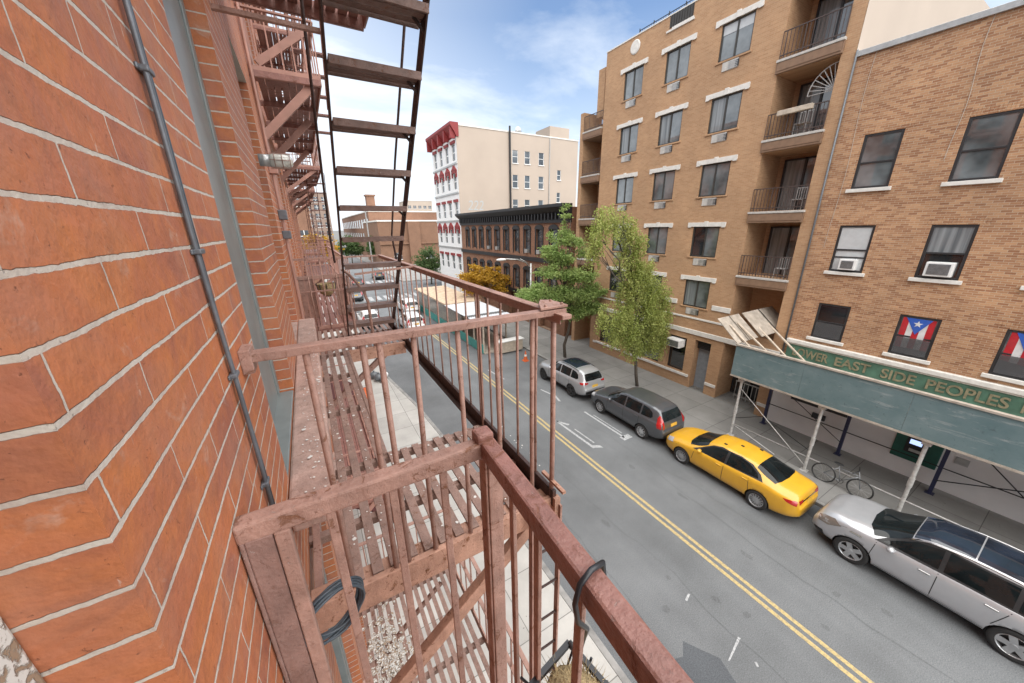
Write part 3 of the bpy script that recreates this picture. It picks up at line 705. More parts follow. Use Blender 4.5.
slab('pavement_far', [(13.76, -40), (13.76, 54.3), (40, 54.3), (40, -40)], .13, M['pavement_far'])
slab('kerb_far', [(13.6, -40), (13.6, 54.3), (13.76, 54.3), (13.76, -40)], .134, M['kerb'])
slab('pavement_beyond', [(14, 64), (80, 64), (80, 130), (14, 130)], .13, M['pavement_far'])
def mark(name, polys, mat, z=.004):
    mb = MB()
    for p in polys: mb.add([(x, y, z) for x, y in p], (tuple(range(len(p))),))
    return structure(name, mb, mat)
def strip(x0, x1, y0, y1, n=1): return [[(x0, y0), (x1, y0), (x1, y1), (x0, y1)]]
mark('centre_line_marking', strip(8.44, 8.545, -40, 46) + strip(8.66, 8.765, -40, 46), M['yellow_line'])
arrow = [[(9.30, 9.3), (9.42, 9.3), (9.34, 11.9), (9.24, 11.9)], [(9.24, 11.9), (9.34, 11.9), (9.66, 11.35), (9.52, 11.30)], [(9.42, 9.3), (9.72, 9.12), (9.70, 9.32), (9.42, 9.5)],
         [(9.58, 9.6), (9.66, 9.6), (9.62, 10.9), (9.56, 10.9)]]
lines = strip(11.02, 11.12, 9.2, 11.9) + strip(10.9, 11.42, 9.02, 9.32) + strip(11.22, 11.27, 9.5, 11.4) + [[(10.55, 15.2), (10.65, 15.2), (10.9, 14.1), (10.78, 14.1)], [(10.78, 14.1), (10.9, 14.1), (10.72, 13.4), (10.62, 13.5)]] + [[(9.2, 19.5), (9.32, 19.5), (9.5, 17.6), (9.4, 17.6)]]
mark('lane_marking', arrow + lines, M['white_line'])
mark('stray_paint_marking', [[(6.52, 2.00), (6.56, 1.98), (7.22, 2.10), (7.20, 2.15)], [(6.9, 3.3), (6.92, 3.25), (7.15, 3.32), (7.12, 3.36)], [(6.95, 1.62), (6.99, 1.60), (7.05, 1.67), (7.0, 1.7)]], M['white_line'])
mark('crosswalk_marking', [p for i in range(9) for p in strip(4.2 + i * 1.02, 4.75 + i * 1.02, 49.0, 52.0)] + [p for i in range(9) for p in strip(4.2 + i * 1.02, 4.75 + i * 1.02, 65.5, 68.5)] + strip(4, 8.4, 47.4, 47.8), M['white_line'])
mark('tar_patch', [[(5.0, 2.2), (5.35, 2.68), (5.75, 2.55), (6.02, 2.74), (6.2, 2.45), (6.42, 2.12), (6.3, 1.75), (6.2, 1.3), (5.2, 1.0), (4.8, 1.6)]], M['asphalt_patch'], .003)
rs = random.Random(12); blots = []
def blob(x, y, rx, ry, n=9): return [(x + rx * rs.uniform(.55, 1.1) * math.cos(2 * PI * i / n), y + ry * rs.uniform(.55, 1.1) * math.sin(2 * PI * i / n)) for i in range(n)]
for x, y, rx, ry in ((7.6, 2.9, .10, .14), (7.9, 2.3, .12, .10), (7.05, 3.9, .07, .09), (6.3, 3.4, .16, .10), (9.6, 3.2, .10, .22), (10.1, 5.6, .08, .3), (10.4, 1.4, .12, .10), (9.8, 7.6, .1, .16), (6.9, 6.1, .1, .2), (11.1, 2.6, .08, .14), (5.6, 5.2, .2, .26), (9.2, 1.2, .07, .1), (10.9, .6, .1, .14)): blots.append(blob(x, y, rx, ry))
mark('oil_stain', blots, M['stain'], .0055)
seams = []
def crack(x, y, dx, dy, n, w):
    for i in range(n):
        x2, y2 = x + dx + rs.uniform(-.12, .12), y + dy + rs.uniform(-.12, .12); seams.append([(x - w, y), (x + w, y), (x2 + w, y2), (x2 - w, y2)]); x, y = x2, y2
crack(5.5, 3.0, .02, .55, 16, .012); crack(10.3, -1, .0, .6, 26, .010); crack(7.2, .5, -.02, .5, 20, .008); crack(11.2, 2, -.03, .5, 14, .008); crack(6.4, 9, .0, .7, 16, .012)
mark('tar_seam', seams, M['stain'], .0045)
mark('gutter_stain', [[(12.9, 2.2), (13.55, 2.0), (13.58, 3.1), (13.2, 3.35), (12.85, 2.9)], [(4.40, 6.5), (4.75, 6.8), (4.9, 8.6), (4.6, 9.3), (4.40, 9.0)]], M['asphalt_patch'], .005)

# ------------------------------------------------------------------ six storey apartment house
FX = 17.96
apt = thing('apartment_house', 'six storey tan brick apartment house with white window headers and recessed balconies', 'building', (FX, 6.67, 0))
ROOFZ = 19.2
cols = [(16.22, 17.6), (13.38, 14.76), (10.45, 11.87)]; rows = [(16.24, 17.68), (13.34, 14.82), (10.5, 11.99), (7.53, 9.05), (4.85, 6.3)]
ah = [(a, b, c, d, .14) for a, b in cols for c, d in rows]
BALZ = [15.46, 12.58, 9.69, 6.82]
BY0, BY1 = 7.1, 9.15
bh = [(BY0, BY1, z, z + 2.36, 1.7) for z in BALZ] + [(BY0, BY1, 4.0, BALZ[3] - .52, 1.7)]
gh = [(11.25, 12.4, .9, 2.98, .3), (9.85, 10.75, .13, 3.05, .55), (7.2, 9.2, .13, 3.3, 1.6), (12.95, 15.5, .9, 2.98, .3), (16.2, 18.3, .9, 2.98, .3)]
mb = MB(); facade(mb, FX, 6.67, 19.18, .0, ROOFZ, ah + bh + gh, .14)
# corner recesses at the far end: piers, with setback terraces towards the top
mb.box(FX, FX + 1.65, 21.05, 21.4, 0, 16.5); mb.box(FX + 1.6, FX + 16, 19.18, 22.2, 0, 16.0); mb.box(FX + .35, FX + .55, 19.6, 20.2, 16.0, 18.7); mb.box(FX + .8, FX + 16, 19.18, 20.2, 16.0, 18.6)
mb.quad((FX, 19.18, 0), (FX + 16, 19.18, 0), (FX + 16, 19.18, ROOFZ), (FX, 19.18, ROOFZ))
for z in BALZ + [4.0]:
    mb.quad((FX + 1.7, BY0, z), (FX + 1.7, BY1, z), (FX + 1.7, BY1, z + 2.4), (FX + 1.7, BY0, z + 2.4))
mb.box(FX + 1.6, FX + 1.65, 7.2, 9.2, 0, 3.3); mb.box(FX + .01, FX + .25, 6.68, 19.17, ROOFZ - .3, ROOFZ - .02)
mesh_obj('wall', mb, M['tan_brick'], apt, recalc=False)
mb = MB(); mb.quad((FX, 6.66, 0), (FX + 16, 6.66, 0), (FX + 16, 6.66, ROOFZ), (FX, 6.66, ROOFZ)); mb.quad((FX + 16, 6.66, 0), (FX + 16, 22.2, 0), (FX + 16, 22.2, ROOFZ), (FX + 16, 6.66, ROOFZ)); o = mesh_obj('side_wall', mb, M['cream'], apt); o['label'] = 'cream rendered side wall above the older roof'
mb = MB(); mb.box(FX + .2, FX + 15.9, 6.7, 19.1, ROOFZ - .5, ROOFZ - .3); mesh_obj('roof', mb, M['roof_tar'], apt)
mb = MB(); mb.box(FX - .03, FX + .28, 6.67, 19.21, ROOFZ, ROOFZ + .06); mb.box(FX - .02, FX + 1.4, 6.60, 6.9, ROOFZ - 1.85, ROOFZ - 1.75); mesh_obj('coping', mb, M['white_stone'], apt)
mb = MB()
for zz in (.33, .2): mb.bar((FX + .3, 13.2, ROOFZ + zz), (FX + .3, 17.0, ROOFZ + zz), .03, .03)
for i in range(26): mb.bar((FX + .3, 13.2 + i * .15, ROOFZ), (FX + .3, 13.2 + i * .15, ROOFZ + .33), .014, .014)
for i in range(5): mb.bar((FX + .3, 13.2 + i * .95, ROOFZ), (FX + .3, 13.2 + i * .95, ROOFZ + .42), .04, .04)
mesh_obj('roof_railing', mb, M['black_metal'], apt)
mb = MB(); mb.box(FX - .02, FX + .02, 13.4, 14.6, ROOFZ - .6, ROOFZ - .52); mb.box(FX - .05, FX + .0, 13.35, 14.9, ROOFZ - .68, ROOFZ - .60); mesh_obj('stone_ledge', mb, M['white_stone'], apt)
mb = MB(); mb.box(FX - .015, FX + .0, 13.45, 14.75, ROOFZ - .52, ROOFZ - .0)
for i in range(9): mb.box(FX - .04, FX - .015, 13.5 + i * .145, 13.53 + i * .145, ROOFZ - .5, ROOFZ - .02)
mesh_obj('parapet_grille', mb, M['bronze_frame'], apt)
mb = MB(); mb.lathe([(-.05, .0), (-.05, .30), (-.02, .345), (.0, .345)], (FX, 16.95, 18.7), 'x', 28); mesh_obj('stone_disc', mb, M['white_stone'], apt, smooth=False)
M['slab_white'] = plain('slab_edge_grey', (.48, .46, .43), .7)
M['door_grey'] = plain('grey_steel_door', (.23, .26, .29), .45)
GLASSES = ['glass', 'curtain', 'glass', 'glass', 'glass_dark', 'glass', 'curtain', 'glass', 'glass', 'blind', 'glass', 'curtain', 'glass', 'glass_dark', 'curtain']
wi = 0
for (ya, yb, za, zb, _q) in ah:
    x = FX + .08; mb = MB(); w = .06; ym = (ya + yb) / 2
    for a, b, c, d in ((ya, ya + w, za, zb), (yb - w, yb, za, zb), (ya + w, yb - w, za, za + w), (ya + w, yb - w, zb - w, zb), (ym - .035, ym + .035, za + w, zb - w)): mb.box(x - .03, x + .05, a, b, c, d)
    fr = mesh_obj('window', mb, M['bronze_frame'], apt, bevel=.004)
    gl = GLASSES[wi % len(GLASSES)]; wi += 1
    for k, (a, b) in enumerate(((ya + w, ym - .035), (ym + .035, yb - w))):
        mb = MB(); s = .012 * k; mb.box(x + .01 + s, x + .02 + s, a, b, za + w, zb - w); mesh_obj('pane', mb, M[gl if k == 1 or gl in ('glass',) else 'glass'], fr)
    if wi in (11,):
        mb = MB(); mb.box(x + .004, x + .009, ya + w, yb - w, zb - .42, zb - w); mesh_obj('blind', mb, M['blind'], fr)
    mb = MB(); mb.box(FX - .05, FX + .1, ya - .09, yb + .09, za - .07, za); mesh_obj('sill', mb, M['tan_brick'], apt, bevel=.008)
    mb = MB(); mb.box(FX - .06, FX + .02, ya - .28, yb + .28, zb + .0, zb + .21); mb.box(FX - .07, FX - .06, ya - .28, ya - .1, zb - .04, zb + .21); mb.box(FX - .07, FX - .06, yb + .1, yb + .28, zb - .04, zb + .21); mb.box(FX - .075, FX + .0, ym - .09, ym + .09, zb - .0, zb + .26)
    mesh_obj('window_header', mb, M['white_stone'], apt, bevel=.01)
    mb = MB(); yc = (ya + yb) / 2 + .06; mb.box(FX - .035, FX + .02, yc - .36, yc + .36, za - .44, za - .085)
    gr = mesh_obj('vent_grille', mb, M['slab_white'], apt, bevel=.008)
    mb = MB()
    for q in range(5): mb.box(FX - .045, FX - .034, yc - .34, yc + .06, za - .41 + q * .062, za - .41 + q * .062 + .032)
    mesh_obj('louvre', mb, M['galv'], gr)
    mb = MB(); mb.box(FX - .04, FX - .0355, yc + .08 - .5 + .02, yc + .3 - .5 - .03, za - .42, za - .14); mesh_obj('dark_vent', mb, M['frame_dark'], gr)
for (ya, yb) in ((9.2, 10.15), (12.2, 13.1)):
    mb = MB(); mb.box(FX - .05, FX + .01, ya, yb, 4.86, 5.12); mesh_obj('stone_band', mb, M['white_stone'], apt, bevel=.01)
mb = MB(); mb.box(FX - .04, FX + .01, 9.3, 19.15, 4.18, 4.28); mesh_obj('stone_band', mb, M['white_stone'], apt, bevel=.01)
mb = MB(); mb.box(FX - .07, FX + .01, 6.7, 19.17, 3.33, 3.58); mesh_obj('stone_band', mb, M['white_stone'], apt, bevel=.012)
for ya, yb in ((10.85, 15.7), (16.0, 18.5)):
    mb = MB(); mb.box(FX - .09, FX + .02, ya, yb, .74, .88); mesh_obj('stone_sill', mb, M['white_stone'], apt, bevel=.01)
for ya, yb in ((9.25, 9.84), (6.72, 7.15), (18.5, 18.8)):
    mb = MB(); mb.box(FX - .05, FX + .02, ya, yb, .68, .84); mesh_obj('stone_sill', mb, M['white_stone'], apt, bevel=.01)
for n_, (ya, yb, za, zb, dep) in enumerate(gh):
    mb = MB(); x = FX + dep - .05
    if n_ == 1:
        mb.box(x, x + .05, ya, yb, za, zb - .55); d_ = mesh_obj('door', mb, M['door_grey'] if 'door_grey' in M else plain('grey_steel_door', (.23, .26, .29), .45), apt)
        mb = MB(); mb.box(x - .04, x, ya + .06, ya + .1, 1.0, 1.25); mesh_obj('handle', mb, M['galv'], d_)
        mb = MB(); mb.box(x - .2, x + .05, ya + .003, yb - .003, zb - .52, zb - .02)
        for q in range(5): mb.box(x - .23, x - .2, ya + .04, yb - .04, zb - .48 + q * .09, zb - .45 + q * .09)
        mesh_obj('transom_vent', mb, M['frame_dark'], apt)
        continue
    for k in range(2 if n_ != 0 else 1):
        w_ = (yb - ya) / (2 if n_ != 0 else 1); a, b = ya + k * w_, ya + (k + 1) * w_
        mb = MB()
        for p, q, r, s in ((a, a + .06, za, zb), (b - .06, b, za, zb), (a + .06, b - .06, za, za + .06), (a + .06, b - .06, zb - .06, zb)): mb.box(x - .03, x + .05, p, q, r, s)
        fr = mesh_obj('shop_window', mb, M['frame_dark'], apt); mb = MB(); mb.box(x, x + .02, a + .06, b - .06, za + .06, zb - .06); mesh_obj('pane', mb, M['glass_dark' if n_ != 3 else 'glass'], fr)
mb = MB(); mb.box(FX + 1.52, FX + 1.6, 7.3, 8.3, .13, 2.4); d_ = mesh_obj('entry_door', mb, M['frame_dark'], apt)
mb = MB()
for q in range(8): mb.box(FX + .9, FX + .93, 7.25 + q * .2, 7.28 + q * .2, .15, 1.15)
mb.box(FX + .89, FX + .94, 7.22, 8.7, 1.13, 1.18); mb.box(FX + .89, FX + .94, 7.22, 8.7, .3, .34); mesh_obj('entry_gate', mb, M['galv'], apt)
M['slab_brown'] = plain('brown_slab', (.22, .135, .085), .7)
def balcony(par, y0, y1, z, x, rail_x, dark=False):
    mb = MB(); mb.box(x - .10, x + 1.68, y0 - .05 if not dark else y0, y1 + .05 if not dark else y1, z - .50, z - .11); mb.box(x - .12, x - .10, y0, y1, z - .42, z - .12); sl = mesh_obj('balcony_slab', mb, M['slab_brown'], par, bevel=.01)
    mb = MB(); mb.box(x - .14, x + 1.66, y0 - .06 if not dark else y0, y1 + .06 if not dark else y1, z - .11, z - .02); mesh_obj('slab_edge', mb, M['slab_white'], sl, bevel=.01)
    mb = MB()
    for zz in (.12, .92): mb.bar((rail_x, y0, z + zz), (rail_x, y1, z + zz), .04, .035)
    n = int((y1 - y0) / .125)
    for i in range(n + 1):
        y = y0 + (y1 - y0) * i / n; mb.bar((rail_x, y, z), (rail_x, y, z + .92), .018 if i % 5 else .035, .018, up=(1, 0, 0))
    mesh_obj('balcony_railing', mb, M['railing'], par)
M['railing'] = plain('dark_bronze_railing', (.07, .05, .045), .5)
M['patio'] = plain('patio_furniture', (.35, .34, .33), .6)
for z in BALZ:
    balcony(apt, BY0 + .0, BY1, z, FX, FX - .06)
    xb = FX + 1.62; mb = MB(); ya, yb = BY0 + .15, BY1 - .25
    for a, b in ((ya, ya + .07), (yb - .07, yb), ((ya + yb) / 2 - .04, (ya + yb) / 2 + .04)): mb.box(xb - .05, xb + .05, a, b, z, z + 2.2)
    mb.box(xb - .05, xb + .05, ya, yb, z + 2.13, z + 2.2); fr = mesh_obj('balcony_door', mb, M['frame_dark'], apt)
    mb = MB(); mb.box(xb, xb + .02, ya + .07, (ya + yb) / 2 - .04, z, z + 2.13); mesh_obj('pane', mb, M['glass'], fr)
    mb = MB(); mb.box(xb + .02, xb + .04, (ya + yb) / 2 + .04, yb - .07, z, z + 2.13); mesh_obj('pane', mb, M['curtain'], fr)
for i, z in enumerate([15.3, 12.54, 9.70, 6.85, 4.0]):
    balcony(apt, 19.24, 21.02, z, FX, FX + .02, True)
    mb = MB(); mb.box(FX + 1.5, FX + 1.6, 19.5, 20.6, z, z + 2.1); mesh_obj('balcony_door', mb, M['glass_dark'], apt)
mb = MB(); mb.box(FX + .7, FX + .8, 19.22, 19.7, 16.1, 18.0); mesh_obj('balcony_door', mb, M['glass_dark'], apt)
# things left on balconies
for (y, z, lab) in ((8.0, BALZ[1], 'pale patio chair behind the railing of the second balcony from the top'), (7.5, BALZ[2], 'white wire patio chair behind the railing of the third balcony down'), (7.55, BALZ[3], 'white patio chair on the lowest railed balcony above the shed')):
    t = thing('patio_chair', lab, 'chair', (FX + .35, y, z - .02), 'patio chairs on the balconies')
    mb = MB(); mb.box(FX + .15, FX + .55, y - .22, y + .22, z + .40, z + .43); mesh_obj('seat', mb, M['patio'], t)
    mb = MB()
    for q in range(6): mb.box(FX + .55, FX + .57, y - .22 + q * .083, y - .19 + q * .083, z + .43, z + .88)
    mb.box(FX + .545, FX + .575, y - .23, y + .23, z + .86, z + .9); mesh_obj('backrest', mb, M['patio'], t)
    for a in (.17, .53):
        for b in (-.2, .2): mb = MB(); mb.bar((FX + a, y + b, z - .02), (FX + a, y + b, z + .4), .025, .025); mesh_obj('leg', mb, M['patio'], t)
t = thing('bamboo_screen', 'round wire fan trellis fixed beside the second balcony from the top', 'trellis', (FX + .1, 7.2, 13.9))
mb = MB()
for q in range(9):
    a = PI * (.5 + q / 16); mb.tube([(FX + .2, 7.12, 13.9), (FX + .2, 7.12 - .85 * math.cos(a), 13.9 + .9 * math.sin(a))], .016, 5)
mb.tube([(FX + .2, 7.12 - .85 * math.cos(PI * (.5 + q / 32)), 13.9 + .9 * math.sin(PI * (.5 + q / 32))) for q in range(17)], .02, 6); mesh_obj('spokes', mb, M['patio'], t)
t = thing('planter_box', 'long wooden planter box hung on the second balcony railing', 'planter', (FX - .1, 8.1, 13.5)); mb = MB(); mb.box(FX - .24, FX - .08, 7.55, 8.75, 13.36, 13.54); mesh_obj('box', mb, M['wood_pale'], t, bevel=.01)
# air conditioner in the ground floor window
def aircon(label, x, y, z, w=.62, h=.42, d=.42):
    t = thing('air_conditioner', label, 'air conditioner', (x, y, z), 'window air conditioners on the facades across the street')
    mb = MB(); mb.box(x - d, x + .05, y - w / 2, y + w / 2, z, z + h); mesh_obj('case', mb, M['white_paint'], t, bevel=.02)
    mb = MB(); mb.box(x - d - .012, x - d, y - w / 2 + .07, y + w / 2 - .07, z + .06, z + h - .06); mesh_obj('coil', mb, M['conduit'], t)
    mb = MB()
    for q in range(9): mb.box(x - d - .02, x - d - .012, y - w / 2 + .07, y + w / 2 - .07, z + .07 + q * (h - .14) / 9, z + .08 + q * (h - .14) / 9)
    mesh_obj('grille', mb, M['galv'], t)
    return t
aircon('white air conditioner high in the ground floor window beside the grey steel door', FX + .02, 11.8, 2.42, .85, .45, .5)

# ------------------------------------------------------------------ older brick building with the painted sign band
OX = 17.98
old = thing('brick_building', 'lower mottled brick building with black sash windows and green sign band', 'building', (OX, -8, 0))
oc = [(4.80, 5.81), (2.48, 3.46), (.16, 1.19), (-2.15, -1.15)]; orow = [(10.33, 12.12), (7.33, 9.05), (4.57, 6.03)]
oh = [(a, b, c, d, .12) for a, b in oc for c, d in orow]
mb = MB(); facade(mb, OX, -8, 6.66, 3.2, 14.75, oh, .12); mb.quad((OX, -8, 0), (OX + 16, -8, 0), (OX + 16, -8, 14.75), (OX, -8, 14.75)); mb.quad((OX + 16, -8, 0), (OX + 16, 6.66, 0), (OX + 16, 6.66, 14.75), (OX + 16, -8, 14.75)); mesh_obj('wall', mb, M['old_brick'], old, recalc=False)
mb = MB(); mb.box(OX + .05, OX + 15.9, -7.9, 6.6, 14.3, 14.5); mesh_obj('roof', mb, M['roof_tar'], old)
mb = MB(); mb.box(OX - .08, OX + .3, -8, 6.65, 14.68, 14.86); mesh_obj('coping', mb, M['galv'], old, bevel=.01)
for k, (ya, yb, za, zb, _q) in enumerate(oh):
    x = OX + .05; w = .075; zm = za + (zb - za) * .48; mb = MB(); r_ = k % 3
    for a, b, c, d in ((ya, ya + w, za, zb), (yb - w, yb, za, zb), (ya + w, yb - w, za, za + w), (ya + w, yb - w, zb - w, zb)): mb.box(x - .03, x + .05, a, b, c, d)
    mb.box(x - .02, x + .04, ya + w, yb - w, zm - .03, zm + .03); fr = mesh_obj('window', mb, M['frame_dark'], old, bevel=.006)
    top, bot = 'glass', 'glass'
    if k == 1: top, bot = 'blind', 'blind'
    if k == 4: top, bot = 'curtain', 'glass_dark'
    if k == 2: top, bot = 'glass_dark', 'glass_dark'
    mb = MB(); mb.box(x - .002, x + .01, ya + w, yb - w, zm + .03, zb - w); mesh_obj('pane', mb, M[top], fr)
    mb = MB(); mb.box(x + .015, x + .027, ya + w, yb - w, za + w, zm - .03); mesh_obj('pane', mb, M[bot], fr)
    mb = MB(); mb.box(OX - .09, OX + .1, ya - .1, yb + .1, za - .12, za - .0); mesh_obj('sill', mb, M['white_stone'], old, bevel=.01)
    mb = MB(); n = int((yb - ya + .5) / .075)
    for q in range(n): mb.box(OX - .006, OX + .01, ya - .25 + q * .075, ya - .25 + q * .075 + .058, zb + .02, zb + .22)
    mesh_obj('brick_header', mb, M['old_brick'], old)
    if k == 1:
        mb = MB(); mb.box(x - .008, x - .003, ya + w, yb - w, za + w + .45, za + w + .50); mesh_obj('rail', mb, M['frame_dark'], fr)
aircon('small white air conditioner in the sash window with pale blinds', OX + .06, 5.25, 7.42, .50, .40, .22)
aircon('larger white air conditioner in the middle sash window of the old building', OX + .06, 2.95, 7.42, .62, .46, .22)
mb = MB()
for (y, z0) in ((6.10, 8.2), (3.65, 11.0)):
    pts = [(OX - .012, y + .04 * math.sin(i * .8), 14.7 - (14.7 - z0) * i / 10) for i in range(11)]; mb.tube(pts, .007, 5)
M['cable_tan'] = plain('tan_cable', (.46, .40, .34), .7)
mesh_obj('facade_cable', mb, M['cable_tan'], old)
mb = MB(); mb.tube([(OX - .06, 6.62, 3.3), (OX - .06, 6.62, 14.9)], .035, 10); mesh_obj('downspout', mb, M['conduit'], old, smooth=True)
mb = MB(); mb.box(OX - .16, OX + .02, -8, 6.55, 4.16, 4.32); mb.box(OX - .10, OX + .02, -8, 6.55, 4.09, 4.16); mesh_obj('ledge', mb, M['white_stone'], old, bevel=.015)
M['sign_green'] = plain('faded_green_sign', (.075, .165, .115), .7, var=.3, scale=2)
M['gold_letter'] = plain('dull_gold_lettering', (.26, .235, .15), .5, .2, var=.3)
mb = MB(); mb.box(OX - .06, OX + .02, -8, 6.5, 3.3, 4.09); sg = mesh_obj('sign_band', mb, M['sign_green'], old)
def lettering(text, start, height, width, mat, par, y_dir=-1, ext=.012, name='lettering'):
    cu = bpy.data.curves.new(name, 'FONT'); cu.body = text; cu.size = height / .72; cu.extrude = ext; cu.offset = .008
    tmp = bpy.data.objects.new(name, cu); COL.objects.link(tmp); bpy.context.view_layer.update()
    me = bpy.data.meshes.new_from_object(tmp.evaluated_get(bpy.context.evaluated_depsgraph_get())); bpy.data.objects.remove(tmp)
    xs = [v.co.x for v in me.vertices]; s = width / (max(xs) - min(xs)) if width else 1
    x0 = min(xs); off = ROOT.get(par.name, Vector((0, 0, 0))) if par else Vector((0, 0, 0))
    for v in me.vertices:
        a, b, c = v.co; v.co = Vector(start) - off + Vector((-c, y_dir * (a - x0) * s, b))
    me.materials.append(mat); o = bpy.data.objects.new(name, me); COL.objects.link(o)
    if par: o.parent = par; ROOT[o.name] = off
    return o
for text, y, w in (('LOWER', 6.25, 1.25), ('EAST', 4.78, 1.05), ('SIDE', 3.42, .88), ("PEOPLES", 2.28, 1.72), ('FEDERAL', .33, 1.6)):
    lettering(text, (OX - .078, y, 3.62), .36, w, M['gold_letter'], sg)
# ground floor under the shed
M['shop_wall'] = plain('pale_grey_render', (.68, .66, .65), .8, var=.08, scale=1)
M['atm_green'] = plain('bottle_green_panel', (.012, .09, .065), .45)
mb = MB(); mb.box(OX + .0, OX + .3, -8, 6.62, .0, 3.295); o = mesh_obj('shopfront_wall', mb, M['shop_wall'], old)
mb = MB()
for (y0, y1) in ((3.9, 5.85),):
    mb.box(OX - .14, OX + .0, y0, y1, 1.62, 1.95)
    for q in range(3): mb.box(OX - .17, OX - .14, y0 + .05, y1 - .05, 1.66 + q * .1, 1.71 + q * .1)
mesh_obj('shutter_box', mb, M['frame_dark'], old)
mb = MB(); mb.box(OX - .1, OX, 4.55, 5.0, 1.1, 1.32); mesh_obj('intercom', mb, M['frame_dark'], old)
mb = MB(); mb.box(OX - .03, OX, .75, 1.05, 1.3, 1.55); mesh_obj('notice_plate', mb, M['galv'], old)
t = thing('cash_machine', 'bottle green cash machine panel with dark screen on the pale wall', 'cash machine', (OX, 1.9, .7))
mb = MB(); mb.box(OX - .06, OX, 1.35, 2.5, .78, 2.6); mesh_obj('surround', mb, M['atm_green'], t, bevel=.03)
mb = MB(); mb.box(OX - .10, OX - .06, 1.66, 2.2, 1.12, 1.72); mesh_obj('bezel', mb, M['black_metal'], t, bevel=.01)
m_ = NT('cash_machine_screen'); m_.out((.1, .14, .3, 1), .2); m_.set(m_.p.inputs['Emission Color'], (.35, .45, .8, 1)); m_.p.inputs['Emission Strength'].default_value = .8
mb = MB(); mb.box(OX - .106, OX - .10, 1.82, 2.12, 1.48, 1.66); mesh_obj('screen', mb, m_.mat, t)
mb = MB(); mb.box(OX - .13, OX - .10, 1.78, 2.08, 1.2, 1.3); mesh_obj('keypad', mb, M['galv'], t)

# flags hung inside two of the low windows
FR, FW, FB = plain('flag_red', (.42, .02, .03), .35, coat=.5), plain('flag_white', (.62, .62, .62), .35, coat=.5), plain('flag_blue', (.03, .10, .42), .35, coat=.5)
def flag(label, ya, yb, za, zb, tilt=0):
    x = OX + .020; t = thing('flag', label, 'flag', (x, (ya + yb) / 2, za), 'striped flags hung in the low windows')
    n = 5; w = (yb - ya) / n
    def tiltz(y): return tilt * (y - (ya + yb) / 2)
    for i in range(n):
            mb = MB()
            mat, nm = ((FR, 'red_stripe'), (FW, 'white_stripe'))[i % 2]
            for q in range(8):
                z0, z1 = za + (zb - za) * q / 8, za + (zb - za) * (q + 1) / 8; r0, r1 = .008 * math.sin(q * 1.1 + i), .008 * math.sin((q + 1) * 1.1 + i)
                y0, y1 = ya + w * i, ya + w * (i + 1); mb.quad((x + .014 + r0, y0, z0 + tiltz(y0)), (x + .014 + r0, y1, z0 + tiltz(y1)), (x + .014 + r1, y1, z1 + tiltz(y1)), (x + .014 + r1, y0, z1 + tiltz(y0)))
            mesh_obj(nm, mb, mat, t)
    apex = zb - (yb - ya) * .72; mb = MB(); mb.prism([(x + .001, ya + w * .5, zb + .001 + tiltz(ya)), (x + .001, yb - w * .5, zb + .001 + tiltz(yb)), (x + .001, (ya + yb) / 2, apex)], (.004, 0, 0)); mesh_obj('blue_triangle', mb, FB, t)
    cz = zb - (yb - ya) * .24; pts = []
    for i in range(10): r = (.13 if i % 2 == 0 else .052) * (yb - ya) / .85; a = PI / 2 + i * PI / 5; pts.append((x - .004, (ya + yb) / 2 + r * math.cos(a), cz + r * math.sin(a)))
    mb = MB(); mb.prism(pts, (.004, 0, 0)); mesh_obj('star', mb, FW, t)
    return t
# the flags hang just outside the glass plane of their sashes so that the panes stay behind them
flag('striped flag with white star hung straight in the low window left of the other flag', 2.58, 3.36, 4.86, 5.94)
flag('striped flag hung askew in the low window at the right edge', .28, 1.09, 5.0, 5.90, .18)

m_ = NT('insect_screen'); m_.out((.10, .10, .105, 1), .6); m_.p.inputs['Alpha'].default_value = .52; M['screen'] = m_.mat
for k_, w_ in enumerate([o for o in old.children if o.name.startswith('window')][2:9:3]):
    ya, yb = oc[k_][0] + .075, oc[k_][1] - .075; mb = MB(); mb.box(OX + .004, OX + .006, ya, yb, 4.64, 5.24); mesh_obj('insect_screen', mb, M['screen'], w_)
# ------------------------------------------------------------------ sidewalk shed
sh = thing('sidewalk_shed', 'sidewalk shed with blue green plywood parapet on white pipe legs', 'scaffold', (14.9, 2, .13))
M['shed_green'] = plain('weathered_shed_green', (.055, .125, .135), .7, var=.28, scale=1.6, bump=.2)
def shed_paint():
    m = NT('scuffed_shed_green'); pos = m.pos(); mp = m.n('Mapping'); m.set(mp.inputs[0], pos); mp.inputs['Scale'].default_value = (1, .35, 2.2)
    c = m.mix(m.ramp(m.noise(1.4, 5, pos, .6), .3, .7), (.090, .148, .16, 1), (.145, .205, .215, 1))
    c = m.mix(m.math('MULTIPLY', m.ramp(m.noise(3.0, 7, mp.outputs[0], .75, .4), .56, .68), .7), c, (.30, .33, .33, 1))
    c = m.mix(m.math('MULTIPLY', m.ramp(m.noise(7, 6, pos, .75, .6), .60, .66), .5), c, (.04, .06, .065, 1))
    m.out(c, .7); return m.mat
M['shed_green'] = shed_paint()
ys = [7.12, 4.72, 2.02, -.65, -3.3, -6]
for a, b in zip(ys, ys[1:]):
    mb = MB(); mb.box(14.86, 14.90, b + .005, a, 3.06, 4.36); mesh_obj('parapet_panel', mb, M['shed_green'], sh, bevel=.005)
mb = MB(); mb.box(14.82, 14.97, -6, 7.13, 4.36, 4.42); mb.box(14.84, 14.97, -6, 7.13, 2.99, 3.055)
for i in range(8):
    y = 7.0 - i * 1.75; mb.bar((14.93, y, 3.1), (14.93, y, 4.36), .05, .09); mb.bar((14.95, y, 4.3), (16.0, y, 3.22), .05, .09)
mesh_obj('parapet_frame', mb, M['wood'], sh)
